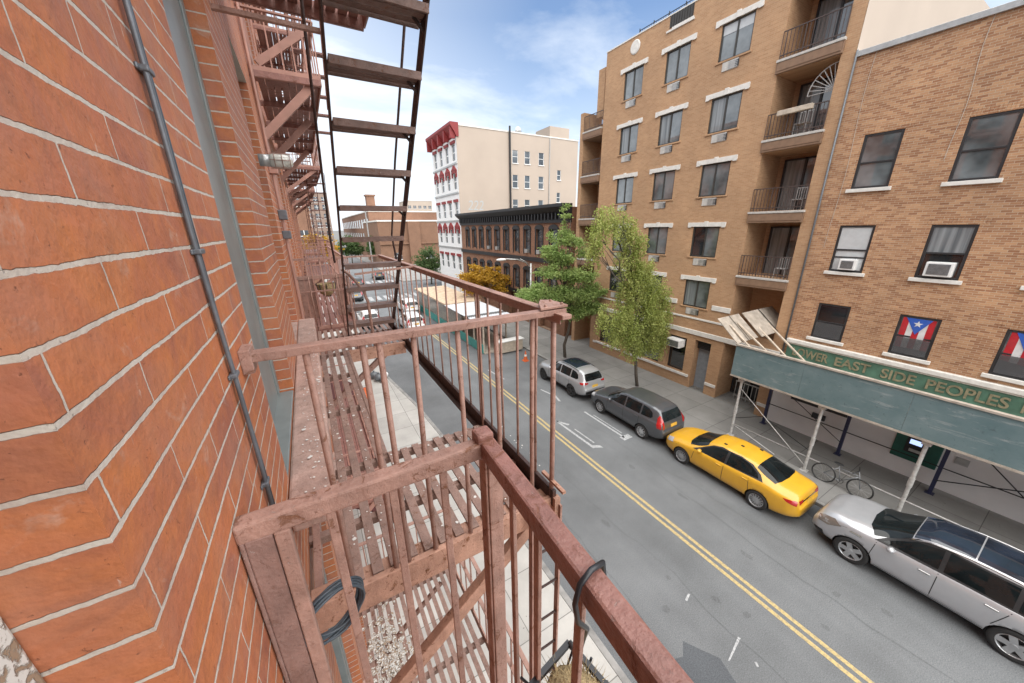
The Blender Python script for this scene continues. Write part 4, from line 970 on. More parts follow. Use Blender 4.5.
mb = MB(); mb.box(14.92, 17.75, -6, 7.1, 3.10, 3.2); mesh_obj('deck', mb, M['wood'], sh)
mb = MB()
for y in (6.76, 3.99, 1.47, -1.2, -4): mb.bar((14.9, y, 3.0), (17.7, y, 3.0), .1, .16)
mb.bar((15.2, -6, 2.93), (15.2, 7.1, 2.93), .12, .12); mb.bar((17.5, -6, 2.93), (17.5, 7.1, 2.93), .12, .12); mesh_obj('beam', mb, M['wood'], sh)
M['pipe_white'] = plain('scratched_white_pipe', (.52, .51, .49), .5, .2, var=.25, scale=9)
M['post_blue'] = plain('dark_blue_post', (.022, .026, .07), .5)
for y in (6.76, 3.99, 1.47, -1.2):
    mb = MB(); mb.tube([(15.15, y, .13), (15.15, y, 2.9)], .05, 12); mb.box(15.03, 15.27, y - .12, y + .12, .13, .145); mb.tube([(15.15, y, 1.25), (15.15, y, 1.6)], .066, 12); mb.box(15.03, 15.27, y - .1, y + .1, 2.8, 2.9); mesh_obj('post', mb, M['pipe_white'], sh, smooth=False)
    mb = MB(); yy = y - .25; mb.box(17.40, 17.50, yy - .05, yy + .05, .13, 2.9); mb.box(17.34, 17.56, yy - .11, yy + .11, .13, .15); mesh_obj('post', mb, M['post_blue'], sh)
mb = MB(); mb.tube([(15.15, 6.8, .72), (15.15, -6, .72)], .022, 8); mb.tube([(15.1, 6.76, .72), (15.1, 5.0, .22)], .016, 6); mb.tube([(15.1, 6.76, 2.5), (15.1, 3.99, .35)], .016, 6); mesh_obj('brace_pipe', mb, M['pipe_white'], sh, smooth=True)
mb = MB()
mb.tube([(17.45, 6.5, 1.2), (17.45, -6, 1.2)], .02, 8); mb.tube([(17.4, 6.5, 2.4), (17.4, 3.74, .7)], .014, 6)
for a, b in ((1.2, -1.45),): mb.tube([(17.4, a, 2.7), (17.4, b, .3)], .018, 6); mb.tube([(17.4, a - 2.6, 1.9), (17.4, a, .7)], .018, 6)
mb.tube([(15.15, 6.76, 1.0), (17.45, 6.5, .5)], .014, 6); mb.tube([(15.15, 3.99, 1.0), (17.45, 6.4, .4)], .014, 6); mesh_obj('brace_pipe', mb, M['black_metal'], sh, smooth=True)
for k, (x0, x1, dy) in enumerate(((14.92, 16.55, 0), (16.6, 19.25, .12))):
    d = Vector((0, .99, .86)); n = Vector((0, .86, -.99)).normalized() * .03
    b0 = Vector((x0, 7.12 - dy, 4.42 + .05 * k)); b1 = Vector((x1, 7.12 - dy, 4.42 + .05 * k))
    mb = MB(); mb.prism([b0, b1, b1 + d, b0 + d], n); e_ = mesh_obj('end_panel', mb, M['wood'], sh, bevel=.004); e_['label'] = 'bare grey plywood end panel leaning outwards'
    mb = MB(); q0 = b0.lerp(b1, .49); q1 = b0.lerp(b1, .51); mb.prism([q0 - n * 1.02, q1 - n * 1.02, q1 + d - n * 1.02, q0 + d - n * 1.02], -n * .1); mesh_obj('panel_joint', mb, M['dark_void'], e_)
for (xa, xb, yb) in ((15.3, 15.3, 5.3), (15.9, 15.9, 5.0), (17.0, 16.6, 5.0), (17.9, 17.4, 4.9)):
    mb = MB(); mb.bar((xa, 7.75, 5.02), (xb, yb + .2, 3.25), .09, .05); mesh_obj('strut', mb, M['wood_pale'], sh, bevel=.005)

# ------------------------------------------------------------------ dark corniced row house, red and white tenement
row = thing('row_house', 'low brown brick row house with heavy black cornice and dark arched windows', 'building', (FX, 22.4, 0))
ry = [26.3 + 2.0 * i for i in range(9)] + [24.2]
rh = [(y - .5, y + .5, c, d, .2) for y in ry for c, d in ((6.85, 9.0), (3.3, 5.3))]
mb = MB(); facade(mb, FX, 22.35, 44.4, 0, 9.6, rh + [(24, 26, .2, 2.8, .4), (29, 32, .2, 2.8, .4), (35, 38, .2, 2.8, .4)], .2); mb.quad((FX, 22.35, 0), (FX + 14, 22.35, 0), (FX + 14, 22.35, 10.6), (FX, 22.35, 10.6)); mb.box(FX + .5, FX + 1, 22.4, 44.4, 0, 2.9); mesh_obj('wall', mb, M['brown_brick'], row, recalc=False)
mb = MB(); mb.box(FX + .1, FX + 14, 22.4, 44.4, 10.2, 10.5); mesh_obj('roof', mb, M['roof_tar'], row)
mb = MB(); mb.box(FX - .15, FX + .3, 22.3, 44.45, 9.45, 10.1); mb.prism([(FX - .15, 22.3, 10.1), (FX + .3, 22.3, 10.1), (FX + .3, 22.3, 10.85), (FX - .75, 22.3, 10.85), (FX - .75, 22.3, 10.62)], (0, 22.15, 0))
for i in range(44): mb.box(FX - .35, FX - .15, 22.5 + i * .5, 22.65 + i * .5, 9.7, 10.2)
mesh_obj('cornice', mb, M['black_metal'], row)
mb = MB(); mb.box(FX - .18, FX + .02, 22.35, 44.4, 6.15, 6.5); mb.box(FX - .2, FX + .02, 22.35, 44.4, 2.85, 3.15); mesh_obj('dark_band', mb, M['black_metal'], row)
for i, (ya, yb, za, zb, _q) in enumerate(rh):
    mb = MB(); x = FX + .14; mb.box(x - .02, x + .04, ya, ya + .08, za, zb); mb.box(x - .02, x + .04, yb - .08, yb, za, zb); mb.box(x - .02, x + .04, ya, yb, zb - .1, zb); mb.box(x - .02, x + .04, ya, yb, (za + zb) / 2 - .04, (za + zb) / 2 + .04)
    n = 8; arc = [(FX - .1, (ya + yb) / 2 + .68 * math.cos(PI * q / n), zb - .05 + .38 * math.sin(PI * q / n)) for q in range(n + 1)]; mb.prism(arc, (.14, 0, 0)); mb.box(FX - .07, FX + .02, ya - .12, ya, za - .1, zb); mb.box(FX - .07, FX + .02, yb, yb + .12, za - .1, zb)
    fr = mesh_obj('window', mb, M['black_metal'], row); mb = MB(); mb.box(x + .0, x + .02, ya + .08, yb - .08, za, zb - .1); mesh_obj('pane', mb, M['glass_far'], fr)
    if i % 2 == 0 and i // 2 in (0, 1, 4, 5):
        mb = MB(); mb.box(FX - .2, FX + .1, ya + .28, yb - .28, za, za + .34); a_ = mesh_obj('air_conditioner', mb, M['galv'], None); tag(a_, ['grey air conditioner in the row house window nearest the green tree', 'grey air conditioner in the second upper row house window', '', '', 'grey air conditioner in an upper row house window mid facade', 'grey air conditioner just left of the mid facade one on the row house'][i // 2], 'air conditioner', 'small air conditioners on the row house')
ten = thing('tenement', 'white fronted tenement with red cornice and window hoods, blank cream side wall', 'building', (FX, 44.46, 0))
tz = [(17.2, 19.0), (13.9, 15.7), (10.5, 12.3), (7.1, 8.9), (3.6, 5.4)]; ty = [45.6 + 2.35 * i for i in range(4)]
th = [(y - .5, y + .5, c, d, .2) for y in ty for c, d in tz]
mb = MB(); facade(mb, FX, 44.46, 54, 0, 20.6, th, .2); mb.quad((FX, 54, 0), (FX + 18, 54, 0), (FX + 18, 54, 20.6), (FX, 54, 20.6)); mesh_obj('front_wall', mb, M['white_paint'], ten, recalc=False)
sx = [(26.25, .6), (28.2, .62), (30.5, .62)]; sz = [(17.35, 18.9), (14.3, 15.9), (11.3, 12.8)]
ch = [(x - .45, x + .45, c, d) for x, _w in sx for c, d in sz] + [(33.3, 34.0, c, d) for c, d in ((15.6, 16.9), (12.6, 13.9))]
mb = MB(); xs_ = sorted({FX, 37.0} | {v for h in ch for v in h[:2]}); zs_ = sorted({0, 20.9} | {v for h in ch for v in h[2:]})
for a, b in zip(xs_, xs_[1:]):
    for c, d in zip(zs_, zs_[1:]):
        if not any(h[0] < (a + b) / 2 < h[1] and h[2] < (c + d) / 2 < h[3] for h in ch): mb.quad((a, 44.44, c), (b, 44.44, c), (b, 44.44, d), (a, 44.44, d))
for h in ch:
    a, b, c, d = h; y0, y1 = 44.44, 44.6; mb.quad((a, y0, c), (a, y1, c), (a, y1, d), (a, y0, d)); mb.quad((b, y0, c), (b, y1, c), (b, y1, d), (b, y0, d)); mb.quad((a, y0, c), (b, y0, c), (b, y1, c), (a, y1, c)); mb.quad((a, y0, d), (b, y0, d), (b, y1, d), (a, y1, d))
mb.quad((37, 44.44, 0), (37, 54, 0), (37, 54, 20.9), (37, 44.44, 20.9)); mesh_obj('side_wall', mb, M['cream'], ten)
mb = MB(); mb.box(FX + .05, 36.95, 44.5, 53.9, 20.2, 20.5); mesh_obj('roof', mb, M['roof_tar'], ten)
mb = MB(); mb.box(31.9, 35.3, 44.46, 48, 20.5, 22.35); mesh_obj('bulkhead', mb, M['cream'], ten)
mb = MB(); mb.box(FX, 37.05, 44.38, 44.6, 20.9, 21.05); mesh_obj('coping', mb, M['white_stone'], ten)
M['red_trim'] = plain('red_trim_paint', (.22, .022, .022), .6, var=.15)
mb = MB(); mb.prism([(FX, 44.3, 19.7), (FX + .3, 44.3, 19.7), (FX + .3, 44.3, 21.2), (FX - .75, 44.3, 21.2), (FX - .75, 44.3, 20.9), (FX - .2, 44.3, 20.1)], (0, 9.9, 0))
for i in range(5): mb.box(FX - .7, FX - .1, 44.5 + i * 2.3, 44.85 + i * 2.3, 19.5, 20.7)
mesh_obj('cornice', mb, M['red_trim'], ten)
for i, (ya, yb, za, zb, _q) in enumerate(th):
    mb = MB(); mb.box(FX - .16, FX + .02, ya - .22, yb + .22, zb + .05, zb + .38)
    if i % 5 in (1, 3):
        ym = (ya + yb) / 2; mb.prism([(FX - .2, ya - .3, zb + .38), (FX - .2, yb + .3, zb + .38), (FX - .2, ym, zb + .95)], (.2, 0, 0))
        for q in (ya - .3, yb + .12): mb.box(FX - .16, FX + .01, q, q + .18, zb - .45, zb + .38)
    mesh_obj('window_hood', mb, M['red_trim'], ten)
    mb = MB(); mb.box(FX + .12, FX + .14, ya, yb, za, zb); fr = mesh_obj('window', mb, M['glass_far'], ten); mb = MB(); mb.box(FX + .09, FX + .12, ya, yb, (za + zb) / 2 - .05, (za + zb) / 2 + .05); mesh_obj('sash_bar', mb, M['white_paint'], fr)
mb = MB()
for _c, d in tz[1:]: mb.box(FX - .12, FX + .01, 44.46, 54, d + 1.05, d + 1.25)
mesh_obj('string_course', mb, M['galv'], ten)
for a, b, c, d in ch:
    mb = MB(); mb.box(a, b, 44.52, 44.56, c, (c + d) / 2 - .03); mb.box(a, b, 44.50, 44.54, (c + d) / 2 + .03, d); fr = mesh_obj('window', mb, M['glass_far'], ten)
    mb = MB(); mb.box(a, b, 44.48, 44.53, (c + d) / 2 - .03, (c + d) / 2 + .03); mb.box(a, a + .06, 44.48, 44.53, c, d); mb.box(b - .06, b, 44.48, 44.53, c, d); mb.box(a - .05, b + .05, 44.36, 44.5, c - .1, c); mesh_obj('sash_bar', mb, M['white_paint'], fr)
mb = MB(); mb.tube([(25.4, 44.3, 6), (25.4, 44.3, 21.6)], .13, 8); mesh_obj('flue_pipe', mb, M['black_metal'], ten); mb = MB(); mb.tube([(31.9, 44.38, 6), (31.9, 44.38, 20.9)], .07, 6); mesh_obj('drain_pipe', mb, M['galv'], ten)
mb = MB(); mb.lathe([(0, .05), (.1, .35), (.22, .5)], (27.2, 44.9, 21.4), 'y', 14); mb.tube([(27.2, 45, 20.6), (27.2, 45, 21.5)], .05, 6); dsh = mesh_obj('satellite_dish', mb, M['galv'], None); tag(dsh, 'grey satellite dish on the cream tenement parapet', 'satellite dish')
M['graffiti'] = plain('pale_grey_spray_paint', (.40, .42, .42), .8)
cu = bpy.data.curves.new('graffiti', 'FONT'); cu.body = '222'; cu.size = 1.7; cu.extrude = .006; cu.shear = .2
tmp = bpy.data.objects.new('graffiti', cu); COL.objects.link(tmp); bpy.context.view_layer.update(); me = bpy.data.meshes.new_from_object(tmp.evaluated_get(bpy.context.evaluated_depsgraph_get())); bpy.data.objects.remove(tmp)
for v in me.vertices: a, b, c = v.co; v.co = Vector((19.0 + a * .9, 44.43 - c, 11.35 + b)) - ROOT[ten.name]
me.materials.append(M['graffiti']); o = bpy.data.objects.new('graffiti', me); COL.objects.link(o); o.parent = ten

def block(name, label, x0, x1, y0, y1, h, mat, wins, floors, faces=('x', 'y'), par_h=.8, ww=1.6, wh=1.7):
    """a far block with windows on the faces seen from the street"""
    t = thing(name, label, 'building', (x0, y0, 0)); mb = MB(); mb.box(x0, x1, y0, y1, 0, h); mesh_obj('wall', mb, mat, t)
    mb = MB(); mb.box(x0 - .15, x1 + .15, y0 - .15, y1 + .15, h, h + .35); mesh_obj('coping', mb, M['white_stone'] if par_h else M['roof_tar'], t)
    for f in faces:
        a0, a1 = (y0, y1) if f == 'x' else (x0, x1); n = wins[faces.index(f)]
        for i in range(n):
            c = a0 + (a1 - a0) * (i + .5) / n
            for z in floors:
                mb = MB(); fm = MB()
                if f == 'x': mb.box(x0 - .05, x0 + .1, c - ww / 2, c + ww / 2, z, z + wh); fm.box(x0 - .12, x0 + .1, c - ww / 2 - .1, c + ww / 2 + .1, z - .15, z); fm.box(x0 - .1, x0 + .05, c - .05, c + .05, z, z + wh); fm.box(x0 - .1, x0 + .05, c - ww / 2, c + ww / 2, z + wh * .5, z + wh * .5 + .1)
                else: mb.box(c - ww / 2, c + ww / 2, y0 - .05, y0 + .1, z, z + wh); fm.box(c - ww / 2 - .1, c + ww / 2 + .1, y0 - .12, y0 + .1, z - .15, z); fm.box(c - .05, c + .05, y0 - .1, y0 + .05, z, z + wh); fm.box(c - ww / 2, c + ww / 2, y0 - .1, y0 + .05, z + wh * .5, z + wh * .5 + .1)
                w = mesh_obj('window', mb, M['glass_far'], t); mesh_obj('frame', fm, M['white_paint'], w)
    return t
M['brown_plain'] = brick_mat('plain_brown_brick', (.21, .112, .07, 1), (.17, .09, .056, 1), (.23, .155, .11, 1), stain=.3, bump=.1)
blk = block('brick_block', 'windowless brown brick block beyond the crossing with stepped front', 16.2, 33, 95, 118, 10.9, M['brown_plain'], (0, 2), (1.5,), ww=2.0)
mb = MB(); mb.box(23.5, 26.5, 94.2, 95, 0, 10.9); mb.box(16.2, 33, 94.6, 94.95, 5.3, 5.7); mesh_obj('pier', mb, M['brown_plain'], blk)
sch = block('school_building', 'long red brown school building with two rows of pale windows down the street', 18, 40, 119, 205, 14.2, M['far_brick'], (14, 0), (5.2, 9.6), ww=3.2, wh=2.6)
mb = MB(); mb.box(19.5, 22, 128, 131, 14.2, 19.4); mb.box(19.2, 22.3, 127.7, 131.3, 19.4, 19.8); mesh_obj('chimney', mb, M['far_brick'], sch)
M['grey_brown'] = plain('grey_brown_render', (.26, .19, .155), .9)
block('apartment_tower', 'hazy pale apartment tower rising behind the brown block', 58, 74, 230, 250, 25.5, M['cream'], (5, 5), (6, 9, 12, 15, 18, 21), ww=1.8)
block('apartment_slab', 'distant brown apartment slab closing the street behind the fire escapes', -6, 9.5, 150, 175, 21.5, M['grey_brown'], (8, 6), (4, 7, 10, 13, 16, 18.6), ww=1.5)
t = block('corner_house', 'pale brick corner house at the end of our wall', -8, 1.2, 60, 75, 12.2, M['far_brick'], (0, 4), (4.0, 7.4), ww=1.1)

# ------------------------------------------------------------------ dining shed in the parking lane
t = thing('dining_shed', 'long roadside dining shed with teal skirting and pale sheet roof', 'shed', (11, 22.3, 0))
M['teal_paint'] = plain('teal_skirting', (.06, .28, .25), .6, var=.15); M['osb'] = plain('orange_board_roof', (.46, .35, .245), .8, var=.25, scale=3); M['roof_white'] = plain('white_corrugated_sheet', (.58, .60, .62), .4, .2, var=.1)
M['clear_side'] = plain('clouded_plastic_side', (.26, .25, .22), .25, var=.2)
XA, XB = 10.25, 13.35
mb = MB(); mb.box(XA, XA + .06, 22.4, 40, .05, .75); mb.box(XA, XB, 40, 40.06, .05, .75); mesh_obj('skirting', mb, M['teal_paint'], t)
mb = MB()
for i in range(11):
    y = 22.45 + i * 1.75; mb.box(XA + .08, XA + .18, y, y + .1, .05, 2.4); mb.box(XB - .12, XB - .02, y, y + .1, .05, 2.4)
mb.box(XA + .06, XA + .2, 22.4, 40, 2.3, 2.42); mesh_obj('post', mb, M['wood_pale'], t)
mb = MB(); mb.box(XA + .02, XA + .05, 26.5, 40, .8, 2.35); mesh_obj('side_sheet', mb, M['clear_side'], t)
mb = MB()
for a, b in ((22.2, 24.4), (25.1, 29.8)):
    n = int((XB - XA + .5) / .16)
    for i in range(n): x = XA - .25 + i * .16; mb.prism([(x, a, 2.46), (x + .08, a, 2.50), (x + .16, a, 2.46), (x + .16, a, 2.43), (x, a, 2.43)], (0, b - a, 0))
mesh_obj('sheet_roof', mb, M['roof_white'], t)
mb = MB(); mb.box(XA - .1, XB + .1, 24.4, 25.1, 2.40, 2.44); mesh_obj('dark_roof_strip', mb, M['roof_tar'], t)
mb = MB(); mb.box(XA - .2, XB + .3, 29.85, 40.3, 2.44, 2.56); mesh_obj('board_roof', mb, M['osb'], t)
mb = MB(); mb.box(XA + .1, XB, 22.3, 40, .01, .1); mesh_obj('floor', mb, M['wood'], t)
t = thing('wooden_counter', 'pale plywood counter standing in the open end of the dining shed', 'counter', (12.2, 21.8, 0)); mb = MB(); mb.box(11.3, 13.3, 21.6, 22.1, .1, .95); mesh_obj('front', mb, M['wood_pale'], t, bevel=.01); mb = MB(); mb.box(11.2, 13.4, 21.5, 22.2, .95, 1.02); mesh_obj('top', mb, M['white_paint'], t, bevel=.01)
# traffic cone
t = thing('traffic_cone', 'small orange traffic cone with white band behind the silver car', 'cone', (12.3, 19.6, 0)); M['cone'] = plain('cone_orange', (.60, .12, .03), .5)
mb = MB(); mb.box(12.1, 12.5, 19.4, 19.8, 0, .04); mb.lathe([(.04, .16), (.35, .10), (.36, .10)], (12.3, 19.6, 0), 'z', 16); mb.lathe([(.5, .075), (.75, .03), (.76, .0)], (12.3, 19.6, 0), 'z', 16); mesh_obj('body', mb, M['cone'], t)
mb = MB(); mb.lathe([(.36, .1), (.5, .075)], (12.3, 19.6, 0), 'z', 16); mesh_obj('band', mb, M['white_paint'], t)

# street lamp
t = thing('street_lamp', 'grey street lamp with long double arm reaching over the road', 'street lamp', (14.35, 22.1, .13))
mb = MB(); mb.tube([(14.35, 22.1, .13), (14.35, 22.1, 6.55)], [.11, .07], 12); mesh_obj('pole', mb, M['galv'], t, smooth=True)
mb = MB(); mb.tube([(14.35, 22.1, 6.2), (13.9, 22.1, 6.65), (13.2, 22.1, 6.9), (12.2, 22.1, 7.0)], .04, 8); mb.tube([(14.35, 22.1, 6.5), (13.4, 22.1, 6.95)], .02, 6); mesh_obj('arm', mb, M['galv'], t, smooth=True)
mb = MB(); mb.ball((11.85, 22.1, 6.97), .42, .15, .09, 14); mesh_obj('lamp_head', mb, M['white_paint'], t, smooth=True)
t = thing('light_pole', 'thin tall pale light pole standing at the far crossing', 'street lamp', (9.4, 64.8, 0)); mb = MB(); mb.tube([(9.4, 64.8, 0), (9.4, 64.8, 12.2)], [.14, .09], 8); mesh_obj('pole', mb, M['galv'], t); mb = MB(); mb.tube([(9.4, 64.8, 12.1), (11.2, 64.8, 12.4)], .06, 6); mesh_obj('arm', mb, M['galv'], t)

t = thing('awning', 'dark red shop awning low on our wall seen through the floor slats', 'awning', (XW, 8.5, 2.7))
M['awning'] = plain('dark_red_canvas', (.07, .016, .013), .8)
mb = MB(); mb.prism([(XW, 7.0, 3.5), (.72, 7.0, 2.75), (.72, 7.0, 2.45), (.70, 7.0, 2.45), (.70, 7.0, 2.72), (XW, 7.0, 3.45)], (0, 8.5, 0)); mesh_obj('canvas', mb, M['awning'], t)
mb = MB()
mb.tube([(.69, 7.0, 2.5), (.69, 15.5, 2.5)], .015, 6)
mesh_obj('frame', mb, M['galv'], t)
# rubbish and board on the near pavement
t = thing('rubbish_bags', 'heap of grey rubbish bags on the near kerb seen through the floor opening', 'rubbish', (2.6, 21.3, .13)); M['bag'] = plain('grey_bag', (.10, .11, .12), .35)
for k, (dx, dy, r) in enumerate(((0, 0, .32), (.35, .3, .28), (-.2, .55, .3), (.2, -.35, .22))):
    mb = MB(); mb.ball((2.55 + dx, 21.3 + dy, .13 + r * .7), r, r * .9, r * .75, 12); mb.tube([(2.55 + dx, 21.3 + dy, .13 + r * 1.35), (2.55 + dx, 21.3 + dy, .13 + r * 1.7)], [.03, .07], 6); mesh_obj('bag', mb, M['bag'] if k != 1 else M['white_paint'], t, smooth=True)
t = thing('sandwich_board', 'orange and black folding sign board on the near pavement', 'sign', (1.5, 18.5, .13)); mb = MB(); mb.prism([(1.2, 18.2, .13), (1.8, 18.2, .13), (1.8, 18.45, 1.1), (1.2, 18.45, 1.1)], (0, .03, 0)); mesh_obj('board', mb, M['cone'], t); mb = MB(); mb.prism([(1.2, 18.75, .13), (1.8, 18.75, .13), (1.8, 18.5, 1.1), (1.2, 18.5, 1.1)], (0, .03, 0)); mesh_obj('board', mb, M['black_metal'], t)

# ------------------------------------------------------------------ trees
def leaf_mat(name, a, b):
    m = NT(name); pos = m.pos(); f = m.ramp(m.noise(1.3, 4, pos, .6), .3, .7); g = m.ramp(m.noise(22, 2, pos), .3, .7)
    c = m.mix(f, a, b); c = m.mix(.5, c, m.mix(g, (.32, .32, .32, 1), (.7, .7, .7, 1)), 'OVERLAY'); m.out(c, .55, spec=.3)
    m.p.inputs['Transmission Weight'].default_value = 0
    tr = m.n('BsdfTranslucent'); m.set(tr.inputs['Color'], c); mx = m.n('MixShader'); mx.inputs[0].default_value = .45
    m.t.links.new(m.p.outputs[0], mx.inputs[1]); m.t.links.new(tr.outputs[0], mx.inputs[2]); m.t.links.new(mx.outputs[0], m.t.nodes['Material Output'].inputs['Surface']); return m.mat
M['leaf_light'] = leaf_mat('yellow_green_leaves', (.26, .32, .075, 1), (.44, .47, .16, 1)); M['leaf_green'] = leaf_mat('mid_green_leaves', (.20, .31, .085, 1), (.38, .47, .17, 1))
M['leaf_yellow'] = leaf_mat('golden_autumn_leaves', (.38, .20, .02, 1), (.52, .33, .04, 1)); M['leaf_dark'] = leaf_mat('dark_green_leaves', (.06, .11, .035, 1), (.13, .19, .07, 1))
M['bark'] = plain('grey_bark', (.09, .075, .06), .9, var=.3, scale=12, bump=.6)
def leaf(mb, p, d, s, rng):
    d = d.normalized(); u = d.cross(Vector((rng.uniform(-1, 1), rng.uniform(-1, 1), rng.uniform(-1, 1)))).normalized() * s * .3
    k = d * s; mb.v += [tuple(p), tuple(p + k * .5 + u), tuple(p + k), tuple(p + k * .5 - u)]; o = len(mb.v) - 4; mb.f += [(o, o + 1, o + 2, o + 3)]; mb.m += [0]
def limb(mb, p, q, r0, r1, rng, bend=.12, n=5):
    p, q = Vector(p), Vector(q); L = (q - p).length; pts = [p.lerp(q, i / n) + (Vector((rng.uniform(-1, 1), rng.uniform(-1, 1), rng.uniform(-.5, .5))) * L * bend * math.sin(PI * i / n) if 0 < i < n else Vector((0, 0, 0))) for i in range(n + 1)]
    mb.tube(pts, [r0 + (r1 - r0) * i / n for i in range(n + 1)], 7); return pts
def tree(name, label, base, height, clumps, leafmat, seed, n_leaf, s_leaf, trunk_r=.12, droop=0, lean=(0, 0), group=None, fork=.35):
    """clumps: (dx, dy, z, rx, ry, rz) foliage masses carried by limbs that leave the trunk"""
    rng = random.Random(seed); t = thing(name, label, 'tree', base, group); b = Vector(base); top = b + Vector((lean[0], lean[1], height))
    mb = MB(); spine = limb(mb, b - Vector((0, 0, .1)), top, trunk_r, trunk_r * .2, rng, .03, 9); crown = MB(); tot = sum((c[3] * c[4] * c[5]) ** .75 for c in clumps)
    for c in clumps:
        cc = b + Vector((c[0], c[1], c[2])); k = min(8, max(2, int(9 * max(fork, (c[2] - .8) / height * .75)))); sp = limb(mb, spine[k], cc, trunk_r * .42, .012, rng, .10)
        for q in range(4): a = cc + Vector((rng.uniform(-1, 1) * c[3], rng.uniform(-1, 1) * c[4], rng.uniform(-.7, 1) * c[5])) * .85; limb(mb, sp[rng.randint(2, 5)], a, .02, .006, rng, .1, 4)
        N = int(n_leaf * (c[3] * c[4] * c[5]) ** .75 / tot); sub = max(5, N // 70)
        for _ in range(sub):
            while True:
                v = Vector((rng.uniform(-1, 1), rng.uniform(-1, 1), rng.uniform(-1, 1)))
                if .25 < v.length < 1: break
            sc = cc + Vector((v.x * c[3], v.y * c[4], v.z * c[5])); sr = rng.uniform(.16, .34) * (c[3] * c[4] * c[5]) ** (1 / 3) * .9
            if droop:
                L = rng.uniform(.5, 1.0) * droop; sway = Vector((rng.uniform(-.18, .18), rng.uniform(-.18, .18), 0))
                m_ = max(1, N // sub // 9)
                for _s in range(m_ + 1):
                    s0 = sc + Vector((rng.gauss(0, sr * .6), rng.gauss(0, sr * .6), rng.gauss(0, sr * .3)))
                    for i in range(9):
                        f = i / 8; p = s0 + sway * f * f - Vector((0, 0, L * f)); leaf(crown, p + Vector((rng.gauss(0, .03), rng.gauss(0, .03), 0)), Vector((rng.uniform(-1, 1), rng.uniform(-1, 1), rng.uniform(-1.3, .1))), s_leaf * rng.uniform(.7, 1.2), rng)
            else:
                for _i in range(N // sub): leaf(crown, sc + Vector((rng.gauss(0, sr), rng.gauss(0, sr), rng.gauss(0, sr * .55))), Vector((rng.uniform(-1, 1), rng.uniform(-1, 1), rng.uniform(-.8, .5))), s_leaf * rng.uniform(.7, 1.3), rng)
    mesh_obj('trunk', mb, M['bark'], t, smooth=True); mesh_obj('crown', crown, M[leafmat], t, recalc=False); return t
tree('weeping_tree', 'pale yellow green street tree with drooping feathery crown over the grey car', (15.6, 12.4, .13), 8.3,
     [(-3.1, .1, 9.6, .75, .6, .40), (-2.2, .1, 9.3, .7, .6, .4), (-3.9, .1, 8.9, .45, .5, .5), (-4.05, 0, 8.2, .3, .4, .4), (-1.5, 0, 8.5, .6, .6, .5), (-1.6, .1, 7.6, .6, .7, .7), (-.9, -.1, 7.2, .7, .7, .6), (-.3, .2, 6.6, .6, .7, .5), (-1.3, .1, 6.3, .7, .7, .7), (.4, 0, 6.1, .8, .7, .5), (1.2, 0, 5.6, .65, .6, .5), (-.4, 0, 5.3, .9, .8, .7), (1.3, .1, 4.5, .7, .7, .7), (.3, -.2, 4.4, .9, .8, .7), (-1.7, .1, 5.0, .6, .7, .7), (-1.1, 0, 4.1, .8, .7, .6), (1.5, .1, 3.4, .5, .6, .6), (.4, .1, 3.4, .8, .7, .5), (-2.1, .1, 3.9, .6, .5, .5), (-2.7, .2, 4.8, .5, .5, .5), (1.5, 0, 2.9, .5, .5, .4), (.6, 0, 2.9, .6, .6, .35), (-.6, .1, 2.9, .6, .6, .35)], 'leaf_light', 3, 40000, .105, .10, droop=1.25, lean=(-1.6, 0))
tree('street_tree', 'fuller mid green street tree with pointed top beside the silver car', (14.95, 18.4, .13), 9.4,
     [(-.4, 0, 9.6, .28, .3, .75), (-.7, .1, 8.4, .85, .7, .35), (.2, 0, 8.0, .8, .7, .35), (-1.5, 0, 7.5, .8, .7, .38), (-.4, .2, 7.0, 1.0, .9, .45), (1.3, 0, 7.3, .75, .6, .3), (-1.6, 0, 6.2, .9, .8, .45), (.2, -.3, 5.9, 1.1, 1.0, .5), (1.5, .1, 5.7, .9, .7, .4), (-2.4, .2, 5.1, 1.0, .9, .5), (-.7, 0, 4.8, 1.2, 1.1, .55), (.9, 0, 4.4, 1.2, 1.0, .6), (-3.2, .2, 4.7, .8, .8, .4), (2.0, 0, 4.5, .9, .8, .5), (-1.6, 0, 3.9, 1.1, 1.0, .5), (.2, 0, 3.4, 1.1, 1.0, .5), (1.6, 0, 3.3, .8, .8, .5), (2.7, 0, 4.7, .7, .7, .4), (2.5, -.2, 3.5, .8, .7, .45)], 'leaf_green', 8, 40000, .13, .12)
tree('autumn_tree', 'golden yellow autumn tree standing behind the dining shed', (15.2, 32, .13), 5.2, [(-.6, 0, 5.0, 1.2, 1.1, .6), (.9, .2, 4.8, 1.2, 1.1, .55), (-1.7, 0, 4.3, 1.2, 1.1, .6), (.2, 0, 4.1, 1.6, 1.4, .7), (1.9, 0, 3.9, 1.1, 1.0, .6), (-1.0, 0, 3.2, 1.5, 1.3, .6), (1.2, 0, 3.0, 1.3, 1.2, .6)], 'leaf_yellow', 4, 7000, .22, .10)
for i, (x, y, h, lab) in enumerate(((17.6, 58.5, 6.6, 'dark green tree at the corner beside the red and white tenement'), (10.5, 108, 8.0, 'round green tree in the middle of the far street, left one'), (17.0, 106, 7.6, 'round green tree in front of the far school building, right one'))):
    tree('green_tree', lab, (x, y, 0), h * .8, [(0, 0, h * .72, h * .3, h * .3, h * .2), (-h * .2, 0, h * .55, h * .25, h * .25, h * .17), (h * .22, 0, h * .5, h * .25, h * .25, h * .17), (0, 0, h * .42, h * .3, h * .3, h * .16)], 'leaf_dark', 20 + i, 3600, .34 if i == 0 else .5, .16, group='trees beyond the crossing')
